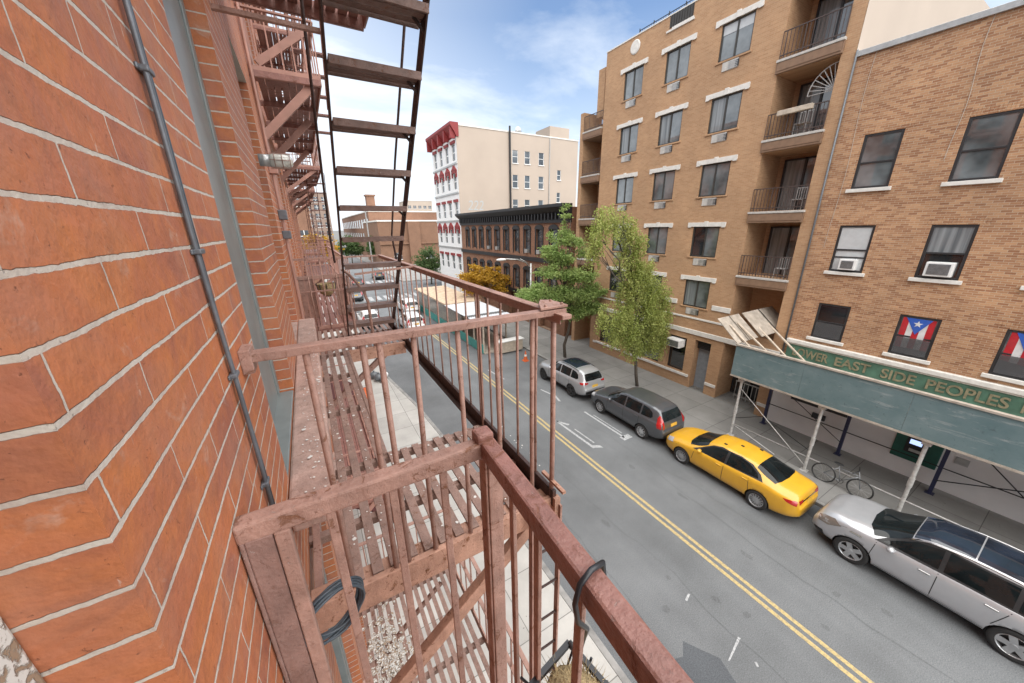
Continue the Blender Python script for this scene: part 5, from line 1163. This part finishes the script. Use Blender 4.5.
tree('autumn_tree', 'small yellow autumn tree glimpsed past the far fire escapes', (.9, 40, .13), 8.0, [(0, 0, 7.8, 1.2, 1.2, .8), (-.8, 0, 6.9, 1.1, 1.1, .7), (.9, .3, 6.6, 1.2, 1.1, .7)], 'leaf_yellow', 31, 3000, .25, .1)

# ------------------------------------------------------------------ cars
M['tyre'] = plain('tyre_rubber', (.018, .018, .018), .8); M['rim'] = plain('alloy_rim', (.46, .47, .48), .3, .7); M['hub_dark'] = plain('dark_hub', (.05, .05, .05), .4, .5)
M['car_glass'] = glass_mat('car_glass', (.008, .011, .012), .04, .35); M['car_glass'].node_tree.nodes['Principled BSDF'].inputs['Coat Weight'].default_value = .1; M['trim'] = plain('black_trim', (.016, .016, .017), .5); M['tail_red'] = plain('tail_light_red', (.36, .012, .012), .15, coat=.8)
M['lens'] = plain('head_light_lens', (.42, .43, .44), .12, .2, coat=1); M['amber'] = plain('amber_lens', (.55, .26, .10), .2, coat=.8); M['head_lens'] = plain('smoky_head_lens', (.20, .17, .145), .12, .2, coat=1); M['chrome'] = plain('chrome', (.62, .62, .63), .12, 1.0, var=.02); M['plate'] = plain('yellow_number_plate', (.60, .36, .05), .5); M['seam'] = plain('panel_gap', (.02, .02, .02), .7); M['roof_glass'] = glass_mat('tinted_roof_glass', (.012, .018, .030), .05, .6)

def car_surface(sp):
    L = sp['L']; n = 150; y = np.linspace(0, L, n); dy = y[1] - y[0]
    def curve(key, s=.05):
        k = np.array(sp[key], float); v = np.interp(y, k[:, 0], k[:, 1]); r = max(1, int(2.5 * s / dy)); ker = np.exp(-.5 * (np.arange(-r, r + 1) * dy / s) ** 2); ker /= ker.sum()
        pad = np.concatenate([2 * v[0] - v[r:0:-1], v, 2 * v[-1] - v[-2:-r - 2:-1]]); return np.convolve(pad, ker, 'valid')
    T, B, W, Rr, Zb = curve('top', .04), curve('belt', .12), curve('w', .05), curve('r', .1), curve('zb', .06)
    rings = []
    for i in range(n):
        t, w, zb, r = T[i], W[i], Zb[i], Rr[i]; b = min(B[i], t - .035); g = min(1, max(0, (t - b - .05) / .40)); g = g * g * (3 - 2 * g)
        mid = zb + .42 * (b - zb); le = lambda p, q: p + (q - p) * g
        half = [(0, zb), (w * .80, zb), (w * .965, zb + .09), (w, mid), (w * .992, b - .13 * (b - zb)), (w * .945, b), (le(w * .82, w * .905), le(b + (t - b) * .45, b + .03)), (le(.74 * w, r + .035), t - le(.028, .115)), (le(.5 * w, r - .10), t - le(.006, .022)), (0, t)]
        pts = [Vector((x, z)) for x, z in half] + [Vector((-x, z)) for x, z in half[-2:0:-1]]
        for _ in range(2):
            q = []
            for a in range(len(pts)): u, v = pts[a], pts[(a + 1) % len(pts)]; q += [u * .75 + v * .25, u * .25 + v * .75]
            pts = q
        rings.append([Vector((p.x, y[i], p.y)) for p in pts])
    def shrink(ring, f, dyy):
        c = sum(ring, Vector()) / len(ring); return [Vector((c.x + (p.x - c.x) * f, p.y + dyy, c.z + (p.z - c.z) * f)) for p in ring]
    rings = [shrink(rings[0], .86, -.035), shrink(rings[0], .95, -.022)] + rings + [shrink(rings[-1], .95, .022), shrink(rings[-1], .84, .036)]
    k = len(rings[0]); vs = [p for r in rings for p in r]; fs = []
    for i in range(len(rings) - 1): fs += [(i * k + j, i * k + (j + 1) % k, (i + 1) * k + (j + 1) % k, (i + 1) * k + j) for j in range(k)]
    fs += [tuple(range(k))[::-1], tuple((len(rings) - 1) * k + j for j in range(k))]
    return vs, fs

def patch(bvh, poly, view, off=.004, step=.055, side=-1, thick=.006):
    """a flush piece of the car (glass, lamp, trim) that follows the body: outline drawn in side, top, rear or front view"""
    pts = [Vector(p) for p in poly]; ring = []
    for i, p in enumerate(pts):
        q = pts[(i + 1) % len(pts)]; m = max(1, int((q - p).length / step)); ring += [p.lerp(q, j / m) for j in range(m)]
    xs, zs = [p.x for p in ring], [p.y for p in ring]; inner = []
    def inside(u, v):
        c = False
        for i in range(len(ring)):
            a, b = ring[i], ring[i - 1]
            if (a.y > v) != (b.y > v) and u < (b.x - a.x) * (v - a.y) / (b.y - a.y + 1e-12) + a.x: c = not c
        return c
    u = min(xs) + step / 2
    while u < max(xs):
        v = min(zs) + step / 2
        while v < max(zs):
            if inside(u, v) and min((Vector((u, v)) - r).length for r in ring) > step * .35: inner.append(Vector((u, v)))
            v += step
        u += step
    n = len(ring); res = delaunay_2d_cdt(ring + inner, [(i, (i + 1) % n) for i in range(n)], [], 1, 1e-5)
    vs = []; miss = set()
    for p in res[0]:
        if view == 'side': o, d = Vector((side * 3, p.x, p.y)), Vector((-side, 0, 0))
        elif view == 'top': o, d = Vector((p.x, p.y, 4)), Vector((0, 0, -1))
        elif view == 'rear': o, d = Vector((p.x, -4, p.y)), Vector((0, 1, 0))
        else: o, d = Vector((p.x, 9, p.y)), Vector((0, -1, 0))
        h, nn, _i, _d = bvh.ray_cast(o, d)
        if h is None: h = o + d * 3; nn = -d; miss.add(len(vs))
        if nn.dot(d) > 0: nn = -nn
        vs.append(h + nn * off)
    return vs, [tuple(f) for f in res[2] if not miss & set(f)]

def make_car(name, label, sp, loc, group='cars parked along the far kerb', cat='car'):
    t = thing(name, label, cat, loc, group); vs, fs = car_surface(sp); vs = [tuple(v) for v in vs]; bvh = BVHTree.FromPolygons([Vector(v) for v in vs], fs)
    oy = sp['rear_oh']; Rw = sp.get('wheel', .335); ax = (oy, oy + sp['wb'])
    mb = MB(); mb.add(vs, fs); body = mesh_obj('body', mb, [sp['paint'], M['trim']], t, smooth=True, local=True)
    cut = MB()
    wmax = max(w for _y, w in sp['w'])
    for y in ax:
        for s in (-1, 1):
            k = 28; a0, a1 = s * (wmax - .30), s * (wmax + .3); ring = [(math.cos(2 * PI * j / k) * (Rw + .045), math.sin(2 * PI * j / k) * (Rw + .045)) for j in range(k)]
            cut.add([(a, y + c, Rw + e) for a in (a0, a1) for c, e in ring], [tuple(range(k)), tuple(range(k, 2 * k))[::-1]] + [(j, (j + 1) % k, (j + 1) % k + k, j + k) for j in range(k)])
    co = mesh_obj('cutter', cut, M['trim'], None)
    co.location = t.location; bpy.context.view_layer.update()
    md = body.modifiers.new('arch', 'BOOLEAN'); md.operation = 'DIFFERENCE'; md.object = co; md.solver = 'EXACT'
    bpy.context.view_layer.update(); me = bpy.data.meshes.new_from_object(body.evaluated_get(bpy.context.evaluated_depsgraph_get())); body.modifiers.clear(); body.data = me; bpy.data.objects.remove(co)
    while len(me.materials) < 2: me.materials.append(M['trim'])
    for p in me.polygons:
        c = p.center
        for y in ax:
            rr = math.hypot(c.y - y, c.z - Rw)
            if rr < Rw + .05 and abs(c.x) < wmax + .1 and (abs(p.normal.x) < .3 and rr > Rw + .03 or abs(abs(c.x) - (wmax - .30)) < .01): p.material_index = 1; p.use_smooth = False
    def pt(nm, poly, view, mat, par=t, off=.004, step=.055, both=True, label=None):
        for side in ((-1, 1) if view == 'side' and both else (-1,)):
            v, f = patch(bvh, poly, view, off, step, side); mb = MB(); mb.add(v, f); o = mesh_obj(nm, mb, mat, par, smooth=True, local=True)
            if label: o['label'] = label
        return o
    for nm, poly in sp['side_glass']:
        ring = [Vector(p) for p in poly]; c = sum(ring, Vector((0, 0))) / len(ring)
        pt('side_window', poly, 'side', M['car_glass'], off=.006)
        if sp.get('chrome_line'): pass
    for poly in sp.get('side_trim', []): pt('window_trim', poly, 'side', sp.get('trim_mat', M['trim']), off=.004)
    ws = sp['windshield']; pt('windscreen', ws, 'top', M['car_glass'], off=.006)
    for view, poly in sp['rear_glass']: pt('rear_window', poly, view, M['car_glass'], off=.006)
    for view, poly, mat, nm in sp['extras']: pt(nm, poly, view, M[mat] if isinstance(mat, str) else mat, off=.007)
    for poly in sp.get('seams', []): pt('door_seam', poly, 'side', M['seam'], off=.0025, step=.08)
    for (y, z) in sp['handles']:
        for s in (-1, 1):
            h, nn, _i, _d = bvh.ray_cast(Vector((s * 3, y, z)), Vector((-s, 0, 0))); mb = MB(); mb.box(h.x - .02, h.x + .02, y - .10, y + .10, z - .016, z + .016); mesh_obj('door_handle', mb, sp.get('handle_mat', sp['paint']), t, local=True, bevel=.008)
    my, mz = sp['mirror']
    for s in (-1, 1):
        h, nn, _i, _d = bvh.ray_cast(Vector((s * 3, my, mz)), Vector((-s, 0, 0))); mb = MB(); mb.ball((h.x + s * .13, my - .02, mz + .035), .105, .075, .075, 12); mb.bar((h.x - s * .03, my + .03, mz), (h.x + s * .08, my, mz + .02), .05, .04); mesh_obj('wing_mirror', mb, sp['paint'], t, smooth=True, local=True)
    # wheels
    for y in ax:
        for s in (-1, 1):
            xo = s * (wmax - .015); xi = s * (wmax - .235); c = (0, y, Rw)
            ty = MB(); ty.lathe([(xi, Rw * .62), (xi, Rw * .93), (xi + s * .03, Rw), (xo - s * .03, Rw), (xo, Rw * .94), (xo + s * .004, Rw * .80), (xo - s * .01, Rw * .68)], c, 'x', 36)
            w = thing_part('wheel', t); tyre = mesh_obj('tyre', ty, M['tyre'], w, smooth=True, local=True)
            rm = MB(); rr = Rw * .69; rm.lathe([(xo - s * .012, rr), (xo - s * .006, rr * .96), (xo - s * .02, rr * .90), (xo - s * .09, rr * .86)], c, 'x', 36)
            ns = sp.get('spokes', 10)
            for q in range(ns):
                a = 2 * PI * q / ns; ca, sa = math.cos(a), math.sin(a); a2 = Vector((0, -sa, ca)); p0 = Vector((xo - s * .018, y + ca * rr * .16, Rw + sa * rr * .16)); p1 = Vector((xo - s * .012, y + ca * rr * .95, Rw + sa * rr * .95)); hw0, hw1 = sp.get('spoke_w', (.028, .018))
                rm.prism([p0 - a2 * hw0, p0 + a2 * hw0, p1 + a2 * hw1, p1 - a2 * hw1], (-s * .03, 0, 0))
            rm.lathe([(xo - s * .01, .0), (xo - s * .01, rr * .2), (xo - s * .04, rr * .24)], c, 'x', 20); mesh_obj('rim', rm, sp.get('rim', M['rim']), w, smooth=False, local=True)
            hb = MB(); hb.lathe([(xo - s * .085, .0), (xo - s * .085, rr * .9)], c, 'x', 24); mesh_obj('brake_disc', hb, M['hub_dark'], w, local=True)
    if sp.get('more'): sp['more'](t, bvh)
    # move everything so the rear axle sits on the thing's base
    for ch in list(t.children):
        ch.location.y -= oy
    return t
def thing_part(name, t):
    """the wheel itself: its hub carries tyre and rim"""
    o = bpy.data.objects.new(name, None); COL.objects.link(o); o.parent = t; o.empty_display_size = .1; ROOT[o.name] = ROOT[t.name]; return o

def rect(a, b, c, d): return [(a, c), (b, c), (b, d), (a, d)]
def vseam(pts, w=.008): return [(y - w, z) for y, z in pts] + [(y + w, z) for y, z in reversed(pts)]
taxi_paint = paint_mat('taxi_yellow_paint', (.64, .345, .02), .0, .38)
def taxi_more(t, bvh):
    for i, (x, y) in enumerate(((.0, 2.15), (-.35, 2.55), (.38, 1.7))):
        h = bvh.ray_cast(Vector((x, y, 4)), Vector((0, 0, -1)))[0]; mb = MB(); mb.box(x - .03, x + .03, y - .05, y + .05, h.z - .01, h.z + .03); mesh_obj('roof_fitting', mb, M['trim'], t, local=True, bevel=.008)
sedan = dict(L=4.81, wb=2.775, rear_oh=1.06, wheel=.33, paint=taxi_paint, spokes=14, spoke_w=(.02, .012),
    top=[(0, .76), (.03, .97), (.09, 1.11), (.30, 1.15), (.56, 1.165), (.75, 1.22), (1.30, 1.41), (1.75, 1.47), (2.35, 1.485), (2.75, 1.44), (3.0, 1.37), (3.68, 1.04), (4.0, .985), (4.4, .90), (4.65, .79), (4.78, .66), (4.81, .54)],
    belt=[(0, .92), (.8, 1.01), (1.6, .985), (3.6, .90), (4.2, .82), (4.81, .6)], w=[(0, .66), (.06, .76), (.25, .855), (.7, .90), (2, .915), (3.8, .905), (4.25, .865), (4.55, .78), (4.72, .67), (4.81, .52)],
    r=[(0, .5), (1.4, .55), (2.2, .585), (3.0, .55), (4.8, .5)], zb=[(0, .34), (.3, .25), (.6, .19), (4.2, .19), (4.6, .21), (4.81, .29)],
    side_glass=[('front', [(2.28, .985), (3.30, .945), (3.18, 1.03), (2.82, 1.27), (2.58, 1.345), (2.30, 1.37)]), ('rear', [(1.18, 1.07), (2.20, 1.005), (2.22, 1.385), (1.86, 1.38), (1.56, 1.32), (1.26, 1.18)])],
    side_trim=[[(1.02, 1.045), (3.46, .92), (3.20, 1.06), (2.84, 1.305), (2.55, 1.395), (1.88, 1.41), (1.50, 1.345), (1.18, 1.19)]],
    windshield=[(-.60, 3.02), (.60, 3.02), (.70, 3.30), (.755, 3.60), (.55, 3.70), (0, 3.745), (-.55, 3.70), (-.755, 3.60), (-.70, 3.30)], rear_glass=[('top', [(-.56, 1.36), (.56, 1.36), (.63, 1.02), (.665, .74), (.45, .66), (0, .63), (-.45, .66), (-.665, .74), (-.63, 1.02)])],
    extras=[('side', [(.06, .80), (.30, .86), (.42, .93), (.12, .96), (.06, .93)], 'tail_red', 'tail_light'), ('rear', [(-.64, .83), (-.40, .86), (-.40, .95), (-.64, .96)], 'tail_red', 'tail_light'), ('rear', [(.40, .86), (.64, .83), (.64, .96), (.40, .95)], 'tail_red', 'tail_light'), ('rear', [(-.42, .87), (.42, .87), (.42, .91), (-.42, .91)], 'chrome', 'boot_trim'), ('rear', rect(-.16, .16, .70, .84), 'plate', 'number_plate'),
            ('side', [(4.28, .70), (4.62, .62), (4.66, .72), (4.35, .83)], 'lens', 'head_light'), ('front', rect(-.5, .5, .33, .5), 'trim', 'grille'), ('side', rect(1.6, 3.3, .20, .235), 'trim', 'sill_strip')],
    seams=[vseam([(2.25, .24), (2.25, .97)]), vseam([(3.42, .5), (3.36, .9)]), vseam([(1.36, .55), (1.42, .97)]), vseam([(4.12, .7), (4.0, .9)])], handles=[(2.42, .86), (1.52, .885)], mirror=(3.17, .97), more=taxi_more)
make_car('yellow_taxi', 'yellow taxi sedan parked between the grey estate and the silver crossover', sedan, (12.54, 4.02, 0))
suv_paint = paint_mat('steel_grey_paint', (.105, .112, .122), .5, .3)
suv = dict(L=4.55, wb=2.62, rear_oh=.96, wheel=.345, paint=suv_paint, spokes=9, spoke_w=(.03, .02),
    top=[(0, .78), (.02, 1.06), (.08, 1.14), (.20, 1.40), (.38, 1.60), (.7, 1.655), (1.6, 1.68), (2.3, 1.655), (2.55, 1.58), (3.30, 1.12), (3.6, 1.06), (4.1, .97), (4.36, .86), (4.50, .7), (4.55, .56)],
    belt=[(0, 1.07), (1, 1.09), (3.2, 1.01), (4, .90), (4.55, .66)], w=[(0, .74), (.06, .82), (.25, .88), (.7, .905), (2, .915), (3.7, .905), (4.1, .86), (4.4, .75), (4.55, .58)], r=[(0, .60), (.6, .61), (1.8, .63), (2.6, .60), (4.5, .5)], zb=[(0, .40), (.3, .30), (.6, .26), (4.0, .26), (4.4, .28), (4.55, .36)],
    side_glass=[('f', [(2.10, 1.10), (3.02, 1.06), (2.86, 1.20), (2.50, 1.46), (2.12, 1.53)]), ('r', [(1.20, 1.13), (2.02, 1.105), (2.04, 1.535), (1.22, 1.54)]), ('q', [(.55, 1.24), (.64, 1.17), (1.12, 1.135), (1.14, 1.535), (.82, 1.50), (.62, 1.40)])],
    side_trim=[], windshield=[(-.62, 2.58), (.62, 2.58), (.72, 2.9), (.78, 3.18), (.5, 3.30), (0, 3.35), (-.5, 3.30), (-.78, 3.18), (-.72, 2.9)], rear_glass=[('rear', [(-.58, 1.16), (.58, 1.16), (.60, 1.30), (.52, 1.50), (-.52, 1.50), (-.60, 1.30)])],
    extras=[('side', [(.04, .88), (.22, .90), (.28, 1.06), (.34, 1.30), (.28, 1.38), (.20, 1.25), (.08, 1.06)], 'tail_red', 'tail_light'), ('rear', [(-.71, .86), (-.60, .88), (-.60, 1.08), (-.61, 1.38), (-.66, 1.38), (-.71, 1.06)], 'tail_red', 'tail_light'), ('rear', [(.60, .88), (.71, .86), (.71, 1.06), (.66, 1.38), (.61, 1.38), (.60, 1.08)], 'tail_red', 'tail_light'),
            ('rear', rect(-.2, .2, .86, 1.0), 'plate', 'number_plate'), ('rear', [(-.66, .48), (.66, .48), (.66, .60), (-.66, .60)], 'trim', 'rear_bumper_strip'), ('side', [(4.0, .76), (4.36, .68), (4.40, .78), (4.08, .90)], 'lens', 'head_light'), ('front', rect(-.5, .5, .45, .7), 'trim', 'grille'), ('side', rect(1.4, 3.1, .27, .36), 'trim', 'sill_strip')],
    seams=[vseam([(2.06, .32), (2.07, 1.09)]), vseam([(3.10, .5), (3.08, 1.02)]), vseam([(1.20, .62), (1.16, 1.1)])], handles=[(2.22, .96), (1.32, .985)], mirror=(2.92, 1.07))
make_car('grey_estate', 'dark steel grey sport utility car parked between taxi and silver jeep shaped car', suv, (12.54, 8.80, 0))
jeep_paint = paint_mat('silver_paint', (.40, .41, .42), .4, .3)
def rails(y0, y1, xr, mat, hgt=.035):
    def f(t, bvh):
        for s in (-1, 1):
            pts = []
            for i in range(9):
                y = y0 + (y1 - y0) * i / 8; h = bvh.ray_cast(Vector((s * xr, y, 4)), Vector((0, 0, -1)))[0]; pts.append(h + Vector((0, 0, hgt if 0 < i < 8 else 0)))
            mb = MB(); mb.tube(pts, .016, 8); mesh_obj('roof_rail', mb, mat, t, smooth=True, local=True)
    return f
jeep = dict(suv); jeep.update(L=4.62, wb=2.70, rear_oh=.98, wheel=.36, paint=jeep_paint, rim=M['hub_dark'], spokes=5, spoke_w=(.06, .04), top=[(0, .78), (.02, 1.04), (.08, 1.13), (.22, 1.40), (.40, 1.60), (.7, 1.66), (1.6, 1.70), (2.3, 1.68), (2.6, 1.58), (3.32, 1.16), (3.6, 1.10), (4.15, 1.04), (4.42, .92), (4.56, .76), (4.62, .6)],
    extras=[('side', [(.07, 1.02), (.24, 1.0), (.36, 1.09), (.12, 1.12)], 'tail_red', 'tail_light'), ('rear', [(-.70, 1.0), (-.46, 1.02), (-.46, 1.09), (-.69, 1.12)], 'tail_red', 'tail_light'), ('rear', [(.46, 1.02), (.70, 1.0), (.69, 1.12), (.46, 1.09)], 'tail_red', 'tail_light'), ('rear', rect(-.2, .2, .78, .92), 'plate', 'number_plate'), ('rear', [(-.66, .46), (.66, .46), (.68, .62), (-.68, .62)], 'trim', 'bumper_cladding'), ('side', [(4.1, .84), (4.5, .78), (4.5, .86), (4.1, .94)], 'lens', 'head_light'), ('side', rect(1.45, 3.15, .27, .42), 'trim', 'sill_cladding'), ('top', [(-.52, 1.0), (.52, 1.0), (.52, 2.35), (-.52, 2.35)], 'roof_glass', 'roof_panel')],
    more=rails(.7, 2.3, .60, M['trim']))
make_car('silver_jeep', 'silver sport utility car with dark roof panel and dark wheels, third ahead of the camera', jeep, (12.44, 13.62, 0))
cross_paint = paint_mat('bright_silver_paint', (.47, .48, .50), .4, .28)
def cross_more(t, bvh):
    rails(.55, 3.0, .66, M['chrome'], .03)(t, bvh)
cross = dict(L=4.80, wb=2.72, rear_oh=1.12, wheel=.375, paint=cross_paint, spokes=5, spoke_w=(.055, .06), handle_mat=M['chrome'],
    top=[(0, .85), (.02, 1.18), (.10, 1.34), (.24, 1.60), (.55, 1.75), (1.4, 1.80), (2.2, 1.80), (2.7, 1.745), (2.95, 1.64), (3.66, 1.27), (3.95, 1.24), (4.40, 1.18), (4.65, 1.08), (4.77, .93), (4.80, .68)],
    belt=[(0, 1.14), (1, 1.14), (3.2, 1.10), (4, 1.10), (4.5, 1.0), (4.8, .78)], w=[(0, .74), (.08, .84), (.3, .92), (.9, .965), (2, .955), (3.6, .965), (4.05, .955), (4.4, .90), (4.68, .84), (4.80, .74)], r=[(0, .62), (.6, .64), (1.8, .67), (2.7, .63), (4.8, .5)], zb=[(0, .38), (.3, .28), (.6, .25), (4.2, .25), (4.6, .27), (4.80, .34)],
    side_glass=[('f', [(2.42, 1.175), (3.38, 1.14), (3.2, 1.26), (2.86, 1.50), (2.44, 1.63)]), ('r', [(1.36, 1.185), (2.34, 1.175), (2.36, 1.64), (1.38, 1.64)]), ('q', [(.70, 1.36), (.56, 1.25), (.70, 1.20), (1.29, 1.185), (1.30, 1.635), (1.0, 1.60)])],
    side_trim=[[(.44, 1.215), (.70, 1.165), (3.52, 1.10), (3.24, 1.31), (2.88, 1.56), (2.44, 1.67), (1.2, 1.685), (.82, 1.57)]], trim_mat=M['trim'],
    windshield=[(-.64, 2.97), (.64, 2.97), (.74, 3.3), (.83, 3.55), (.55, 3.70), (0, 3.75), (-.55, 3.70), (-.83, 3.55), (-.74, 3.3)], rear_glass=[('rear', [(-.60, 1.24), (.60, 1.24), (.62, 1.38), (.54, 1.56), (-.54, 1.56), (-.62, 1.38)])],
    extras=[('side', [(4.16, .95), (4.44, .76), (4.68, .74), (4.70, .88), (4.58, .97), (4.34, 1.04)], 'head_lens', 'head_light'), ('side', [(4.40, .84), (4.58, .80), (4.60, .90), (4.46, .93)], 'lens', 'lamp_reflector'), ('side', [(4.46, .36), (4.72, .34), (4.74, .48), (4.52, .50)], 'trim', 'bumper_vent'), ('front', rect(-.4, .4, .5, .84), 'trim', 'grille'), ('side', [(3.72, .96), (3.98, .95), (3.96, 1.0), (3.74, 1.01)], 'chrome', 'wing_vent'), ('side', rect(1.6, 3.3, .26, .33), 'trim', 'sill_strip'), ('side', rect(1.55, 3.35, .36, .40), 'chrome', 'chrome_strip'), ('side', [(.07, .98), (.36, 1.0), (.30, 1.08), (.09, 1.08)], 'tail_red', 'tail_light'),
            ('top', [(-.61, 2.04), (.61, 2.04), (.62, 2.95), (-.62, 2.95)], 'roof_glass', 'roof_panel'), ('top', [(-.60, .6), (.60, .6), (.61, 2.015), (-.61, 2.015)], 'roof_glass', 'roof_panel')],
    seams=[vseam([(2.38, .32), (2.39, 1.1)]), vseam([(3.52, .5), (3.46, 1.06)]), vseam([(1.50, .62), (1.34, 1.1)]), vseam([(4.22, .95), (4.05, 1.02)])], handles=[(2.58, .97), (1.58, 1.0)], mirror=(3.20, 1.10), more=cross_more)
make_car('silver_crossover', 'large bright silver crossover with dark glass roof nearest the camera, half out of frame', cross, (12.76, -1.06, 0))
# farther cars, seen through the railings
white_paint_ = paint_mat('plain_white_paint', (.62, .62, .62), .0, .35); black_paint_ = paint_mat('plain_black_paint', (.02, .02, .022), .3, .3)
far = dict(suv); far.update(paint=white_paint_, handles=[], seams=[], more=None)
c1 = make_car('white_car', 'white car driving on the road, nearer of the two white ones past the railings', far, (7.5, 31.4, 0), group='cars far down the street')
dup(c1, (9.0, 38.5, 0), None, 'white car driving beside the far dining shed, farther of the two white ones')
dup(c1, (4.2, 35.0, 0), None, 'white car parked at the near kerb behind the lowest open steps')
far2 = dict(far); far2.update(paint=black_paint_)
c2 = make_car('black_car', 'black car crossing the far junction, seen between the open steps', far2, (11.0, 70.0, 0), group='cars far down the street')
dup(c2, (6.3, 62.0, 0), None, 'black car waiting before the far junction, left of the other black one')
far3 = dict(far); far3.update(paint=suv_paint); c3 = make_car('grey_car', 'grey car parked at the near kerb farther down behind the open steps', far3, (4.6, 50.0, 0), group='cars far down the street')

# ------------------------------------------------------------------ bicycle leaning on the shed pipe
t = thing('bicycle', 'grey white bicycle leaning on the shed pipe beside the silver crossover', 'bicycle', (15.0, 3.0, .13))
BX = 15.02; wr = .33; lean = .10
def bp(y, z): return (BX + lean * z, y, .13 + z)
M['bike'] = plain('bicycle_paint', (.22, .23, .24), .4, .3)
for y in (2.42, 3.42):
    mb = MB(); mb.tube([bp(y + wr * math.cos(a * PI / 14), wr + wr * math.sin(a * PI / 14)) for a in range(28)], .024, 8, closed=True); w = mesh_obj('wheel', mb, M['hub_dark'], t, smooth=True)
    mb = MB()
    for a in range(12): mb.tube([bp(y, wr), bp(y + wr * math.cos(a * PI / 6), wr + wr * math.sin(a * PI / 6))], .0025, 4)
    mesh_obj('spokes', mb, M['galv'], w)
mb = MB()
for p, q in (((3.42, .33), (2.95, .30)), ((2.95, .30), (3.10, .85)), ((2.95, .30), (2.55, .72)), ((3.07, .75), (2.56, .76)), ((3.42, .33), (3.07, .76)), ((2.42, .33), (2.58, .92))): mb.tube([bp(*p), bp(*q)], .018, 8)
mesh_obj('frame', mb, M['bike'], t, smooth=True)
mb = MB(); mb.tube([(BX + .05 - .28, 2.66, 1.05), (BX + .08, 2.58, 1.08), (BX + .12 + .28, 2.66, 1.05)], .014, 8); mesh_obj('handlebar', mb, M['trim'], t, smooth=True)
mb = MB(); mb.ball((BX + .09, 3.12, 1.02), .07, .14, .035, 12); mesh_obj('saddle', mb, M['trim'], t, smooth=True)
mb = MB(); mb.tube([bp(2.95 + .09 * math.cos(a * PI / 8), .30 + .09 * math.sin(a * PI / 8)) for a in range(16)], .008, 6, closed=True); mesh_obj('chainring', mb, M['trim'], t)
